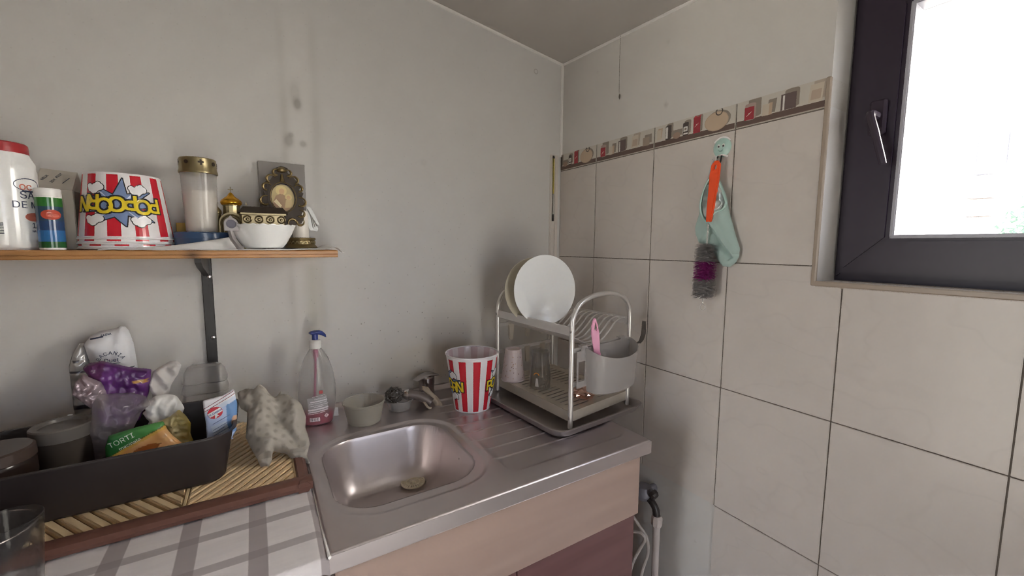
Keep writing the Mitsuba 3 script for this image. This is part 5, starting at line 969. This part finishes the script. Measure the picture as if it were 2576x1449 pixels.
# ------------------------------------------------------------------ right wall: hook, brush, mitt, pencil, cobweb
hk = thing('suction_hook', 'pale green smiling suction hook on the tiles under the border', 'hook')
blend('mint_clear', .3, prin((.42, .60, .55), .2), PANE); P('mint', (.40, .58, .53), .3)
HKC = (-.0, -.671, 1.597); toR = frame(HKC, (0, -1, 0), (0, 0, 1))
put(hk, 'cup', xf(lathe([(0, .007), (.012, .006), (.021, .003), (.0245, .0006), (0, .0006)], 40), toR), 'm_mint', 40)
put(hk, 'collar', xf(tube([(.026 * math.cos(a), .026 * math.sin(a), .002) for a in np.linspace(.6, 2.5, 16)], .0022, 6), toR), 'm_white'); put(hk, 'lower_collar', xf(cat(tube([(.024 * math.cos(a) * .8, -.021 + .003 * math.sin(a * 3), .003) for a in np.linspace(3.3, 6.1, 14)], .0024, 6)), toR), 'm_white')
m, c = paint([(xf(mv(ext(affinity.scale(Point(x, .004).buffer(.0042), .9, 1.1), .0004), 0, 0, .0066), toR), (.62, .66, .64)) for x in (-.006, .0065)] + [(xf(mv(ext(Point(x, .003).buffer(.0025), .0004), 0, 0, .0071), toR), (.04, .04, .04)) for x in (-.006, .0065)] + [(xf(mv(ext(Point(0, -.004).buffer(.0065).difference(Point(0, -.0015).buffer(.007)), .0004), 0, 0, .0066), toR), (.20, .32, .29))])
put(hk, 'face', m, 'm_paint', False, color=c)
put(hk, 'hook', tube(spline([(-.006, -.674, 1.576), (-.010, -.675, 1.566), (-.014, -.6755, 1.558), (-.022, -.6755, 1.556), (-.0265, -.675, 1.562)]), .0022, 8), 'm_black', 30, 'dark wire hook'); put(hk, 'hook', tube(spline([(-.006, -.664, 1.576), (-.012, -.662, 1.566), (-.018, -.661, 1.562), (-.022, -.660, 1.568)]), .0020, 8), 'm_black', 30, 'dark wire hook')
mt = thing('teal_mitt', 'pale teal oven mitt with silver lining hanging behind the bottle brush', 'mitt')
MT = [(-0.65,1.52),(-0.658,1.516),(-0.669,1.527),(-0.683,1.507),(-0.698,1.474),(-0.712,1.423),(-0.728,1.373),(-0.741,1.339),(-0.74,1.319),(-0.733,1.304),(-0.718,1.292),(-0.699,1.293),(-0.681,1.313),(-0.669,1.333),(-0.645,1.349),(-0.63,1.352),(-0.618,1.376),(-0.616,1.397),(-0.626,1.429),(-0.631,1.46),(-0.635,1.49)]
P('teal', (.37, .485, .455), .9, spec=.15, sheen=.5)
def mfold(a, b):
    s = (a - .672) * .78 + (b - 1.40) * .62; t = (a - .672) * .62 - (b - 1.40) * .78
    return .012 * np.exp(-((s) / .006) ** 2) * (t > -.01) * (t < .1) + .006 * np.exp(-(((a - .693) / .020) ** 2 + ((b - 1.425) / .022) ** 2)) - .009 * np.exp(-((s + .012) / .007) ** 2) * (t > 0) * (t < .1)
q = Pillow([(-a, b) for a, b in MT], .012, amp=.0022, freq=30, seed=61, w=.022, back=.25, fold=mfold, res=.003)
MTM = FR((-.016, 0, 0)); put(mt, 'body', xf(q.mesh, MTM), 'm_teal', True)
q2 = Pillow([(.655, 1.505), (.674, 1.522), (.698, 1.483), (.705, 1.455), (.696, 1.438), (.676, 1.428), (.662, 1.410), (.648, 1.424), (.640, 1.453), (.645, 1.489)], .004, amp=.003, freq=60, seed=66, w=.012, back=.2)
a_, b_ = q2.ab.T; put(mt, 'lining', mv(xf(q2.mesh, MTM), -.0145), 'm_foil', True, 'silver lining in the opening', color=colmix((.60, .64, .62), (.22, .26, .25), np.clip(nz2(a_, b_, 60, 5) * 2 - .5, 0, 1)))
eg = spline([(-.031, -a, b) for a, b in ((.668, 1.527), (.652, 1.505), (.640, 1.470), (.6385, 1.440), (.648, 1.418), (.662, 1.404))], 6); put(mt, 'piping', tube(eg, .0026, 8), 'm_mint')
eg = spline([(-.031, -a, b) for a, b in ((.672, 1.524), (.688, 1.500), (.702, 1.470), (.708, 1.450), (.700, 1.437), (.682, 1.431), (.668, 1.420))], 6); put(mt, 'piping', tube(eg, .0026, 8), 'm_mint')
put(mt, 'loop', tube(spline([(-.029, -.652, 1.512), (-.026, -.658, 1.540), (-.024, -.6635, 1.566), (-.023, -.667, 1.572), (-.0235, -.669, 1.562), (-.027, -.666, 1.535), (-.030, -.662, 1.512)]), .0028, 7), 'm_rag', 30, 'grey hanging loop')
br = thing('bottle_brush', 'bottle brush with orange-red handle and grey-purple bristles hanging from the hook', 'brush')
P('orange', (.80, .085, .02), .3)
BHL = [(.690,1.5585),(.697,1.5585),(.702,1.549),(.701,1.52),(.697,1.482),(.692,1.443),(.685,1.407),(.674,1.408),(.674,1.444),(.676,1.484),(.677,1.523),(.681,1.550)]
hp_ = Polygon([(a - 0.0, b) for a, b in BHL]).buffer(.0006); hole = Polygon([(.6865, 1.535), (.694, 1.539), (.695, 1.549), (.6885, 1.549)])
BBM = FR((-.036, 0, 0))
hp_ = affinity.translate(hp_, -.012, 0); hole = affinity.translate(hole, -.012, 0)
put(br, 'handle', cat(xf(mv(ext(hp_.difference(hole), .006), 0, 0, -.003), BBM), xf(mv(ext(hp_.buffer(-.002).difference(hole.buffer(.001)), .009), 0, 0, -.0045), BBM)), 'm_orange', False, 'flat orange-red handle')
t = np.linspace(0, 1, 90); wy, wz = -.6665 + .004 * t, 1.412 - .222 * t
put(br, 'twisted_wire', cat(*[tube(np.c_[-.036 + .0014 * np.cos(t * 120 + p_), wy + .0014 * np.sin(t * 120 + p_), wz], .0012, 5) for p_ in (0, math.pi)]), 'm_alu')
put(br, 'wire_ring', tube([(-.036, -.6625 + .0075 * math.cos(a), 1.183 + .0075 * math.sin(a)) for a in np.linspace(0, 2 * math.pi, 24, endpoint=False)], .0013, 6, True), 'm_alu')
rng = np.random.default_rng(5)
def bristles(z0, z1, seed):
    r_ = np.random.default_rng(seed); ms, n, pitch = [], 44, .0015; turns = (z0 - z1) / pitch; m_ = int(n * turns)
    for k in range(m_):
        s_ = k / m_; a0, a1 = 2 * math.pi * turns * s_, 2 * math.pi * turns * (k + 1) / m_; z = z0 + (z1 - z0) * s_; yc = -.6665 + .004 * (1.412 - z) / .222
        R_ = .0285 + .0024 * r_.normal(); dz = r_.normal() * .003 - .004; o = V([-.036, yc, z]); d0, d1 = V([math.cos(a0) * .9, math.sin(a0), 0]), V([math.cos(a1) * .9, math.sin(a1), 0])
        q = [o + d0 * .0015, o + d1 * .0015, o + d1 * R_ * .96 + [0, 0, dz], o + d0 * R_ + [0, 0, dz]]; ms += [V([min(p[0], -.002), p[1], p[2]]) for p in q]
    q_ = V(ms); f_ = np.arange(len(q_)).reshape(-1, 4); return trimesh.Trimesh(q_, np.vstack([f_[:, [0, 1, 2]], f_[:, [0, 2, 3]]]), process=False)
P('bristle_grey', (.46, .44, .43), .6); P('bristle_purple', (.40, .06, .28), .6)
for z0, z1, mt_, lb in ((1.352, 1.308, 'm_bristle_grey', 'grey bristles'), (1.308, 1.262, 'm_bristle_purple', 'purple bristles'), (1.262, 1.216, 'm_bristle_grey', 'grey bristles')): put(br, 'bristles', bristles(z0, z1, int(z0 * 1000)), mt_, False, lb, kind='stuff')
pc = thing('pencil', 'yellow pencil with black ends wedged upright in the corner strip', 'pencil')
px_, py_ = -.0388, -.0075
put(pc, 'shaft', lathe([(0, 1.545), (.0036, 1.545), (.0036, 1.68), (0, 1.68)], 6, (px_, py_, 0)), P('pencil_yellow', (.50, .40, .09), .4), False); put(pc, 'lower_shaft', lathe([(0, 1.465), (.0035, 1.465), (.0035, 1.545), (0, 1.545)], 6, (px_, py_, 0)), P('pencil_grey', (.34, .33, .31), .4), False, 'grey part')
put(pc, 'tip', lathe([(0, 1.440), (.0042, 1.440), (.0042, 1.466), (0, 1.466)], 12, (px_, py_, 0)), 'm_black', False, 'black end'); put(pc, 'cap', lathe([(0, 1.679), (.004, 1.679), (.004, 1.686), (.002, 1.6895), (0, 1.690)], 12, (px_, py_, 0)), 'm_black', False, 'black cap')
put(pc, 'stripe', bx(px_ - .0042, px_ - .0034, py_ - .0036, py_ - .0026, 1.47, 1.678), 'm_black', False)
single('cobweb', 'thin dark cobweb thread hanging on the plaster above the border tiles', 'cobweb', cat(tube(spline([(-.002, -.3035, 2.022), (-.004, -.3045, 1.95), (-.0045, -.3062, 1.88), (-.004, -.3068, 1.84)]), .0006, 5), lathe([(0, .012), (.0022, .008), (.0028, .002), (.001, -.006), (0, -.007)], 8, (-.004, -.309, 1.826))), P('web', (.14, .12, .10), .9), 30)
# pipework beside the cabinet
vl = thing('stop_valve', 'grey stop valve with dark knob and pale pipe on the patched plaster', 'valve')
P('valve', (.20, .20, .235), .45, .3); P('knob', (.035, .03, .03), .35); P('pipe', (.58, .52, .50), .4); P('hose', (.55, .50, .47), .5)
put(vl, 'body', cat(lathe([(0, -.022), (.020, -.020), (.027, -.008), (.027, .008), (.021, .020), (0, .024)], 28, (-.045, -.503, .583)), mv(rot(lathe([(0, 0), (.011, 0), (.011, .07), (0, .07)], 18), (1, 0, 0), 90), -.045, -.43, .583), tube([(-.04, -.503, .583), (.006, -.503, .583)], .012, 14)), 'm_valve', 30)
put(vl, 'knob', xf(lathe([(0, .017), (.011, .016), (.0145, .011), (.0145, 0), (0, 0)], 14), frame((-.048, -.536, .598), (1, 0, 0), (0, -.4, .9))), 'm_knob', False, 'dark knob')
put(vl, 'elbow', tube(spline([(-.045, -.515, .575), (-.045, -.535, .566), (-.044, -.5475, .552), (-.043, -.552, .532)]), .0105, 14), 'm_knob', 30); put(vl, 'nut', lathe([(0, 0), (.0145, 0), (.0165, .004), (.0165, .026), (.012, .032), (0, .032)], 8, (-.042, -.5525, .500)), 'm_pipe', False)
put(vl, 'pipe', tube([(-.042, -.5525, .508), (-.042, -.553, .40), (-.040, -.556, .10), (-.038, -.556, .0)], .0105, 16), 'm_pipe', 30, 'pale plastic pipe')
hz = thing('braided_hoses', 'loose pale hoses hanging below the valve beside the cabinet', 'hose')
for k, pts in enumerate(([(-.060, -.46, .500), (-.055, -.50, .470), (-.05, -.525, .445), (-.052, -.533, .40), (-.06, -.520, .33), (-.07, -.50, .15), (-.07, -.50, .0)], [(-.075, -.45, .43), (-.06, -.505, .455), (-.055, -.522, .44), (-.06, -.508, .40), (-.075, -.49, .33), (-.09, -.47, .15), (-.09, -.47, .0)])): put(hz, 'hose', tube(spline(pts), .005, 9), 'm_hose')
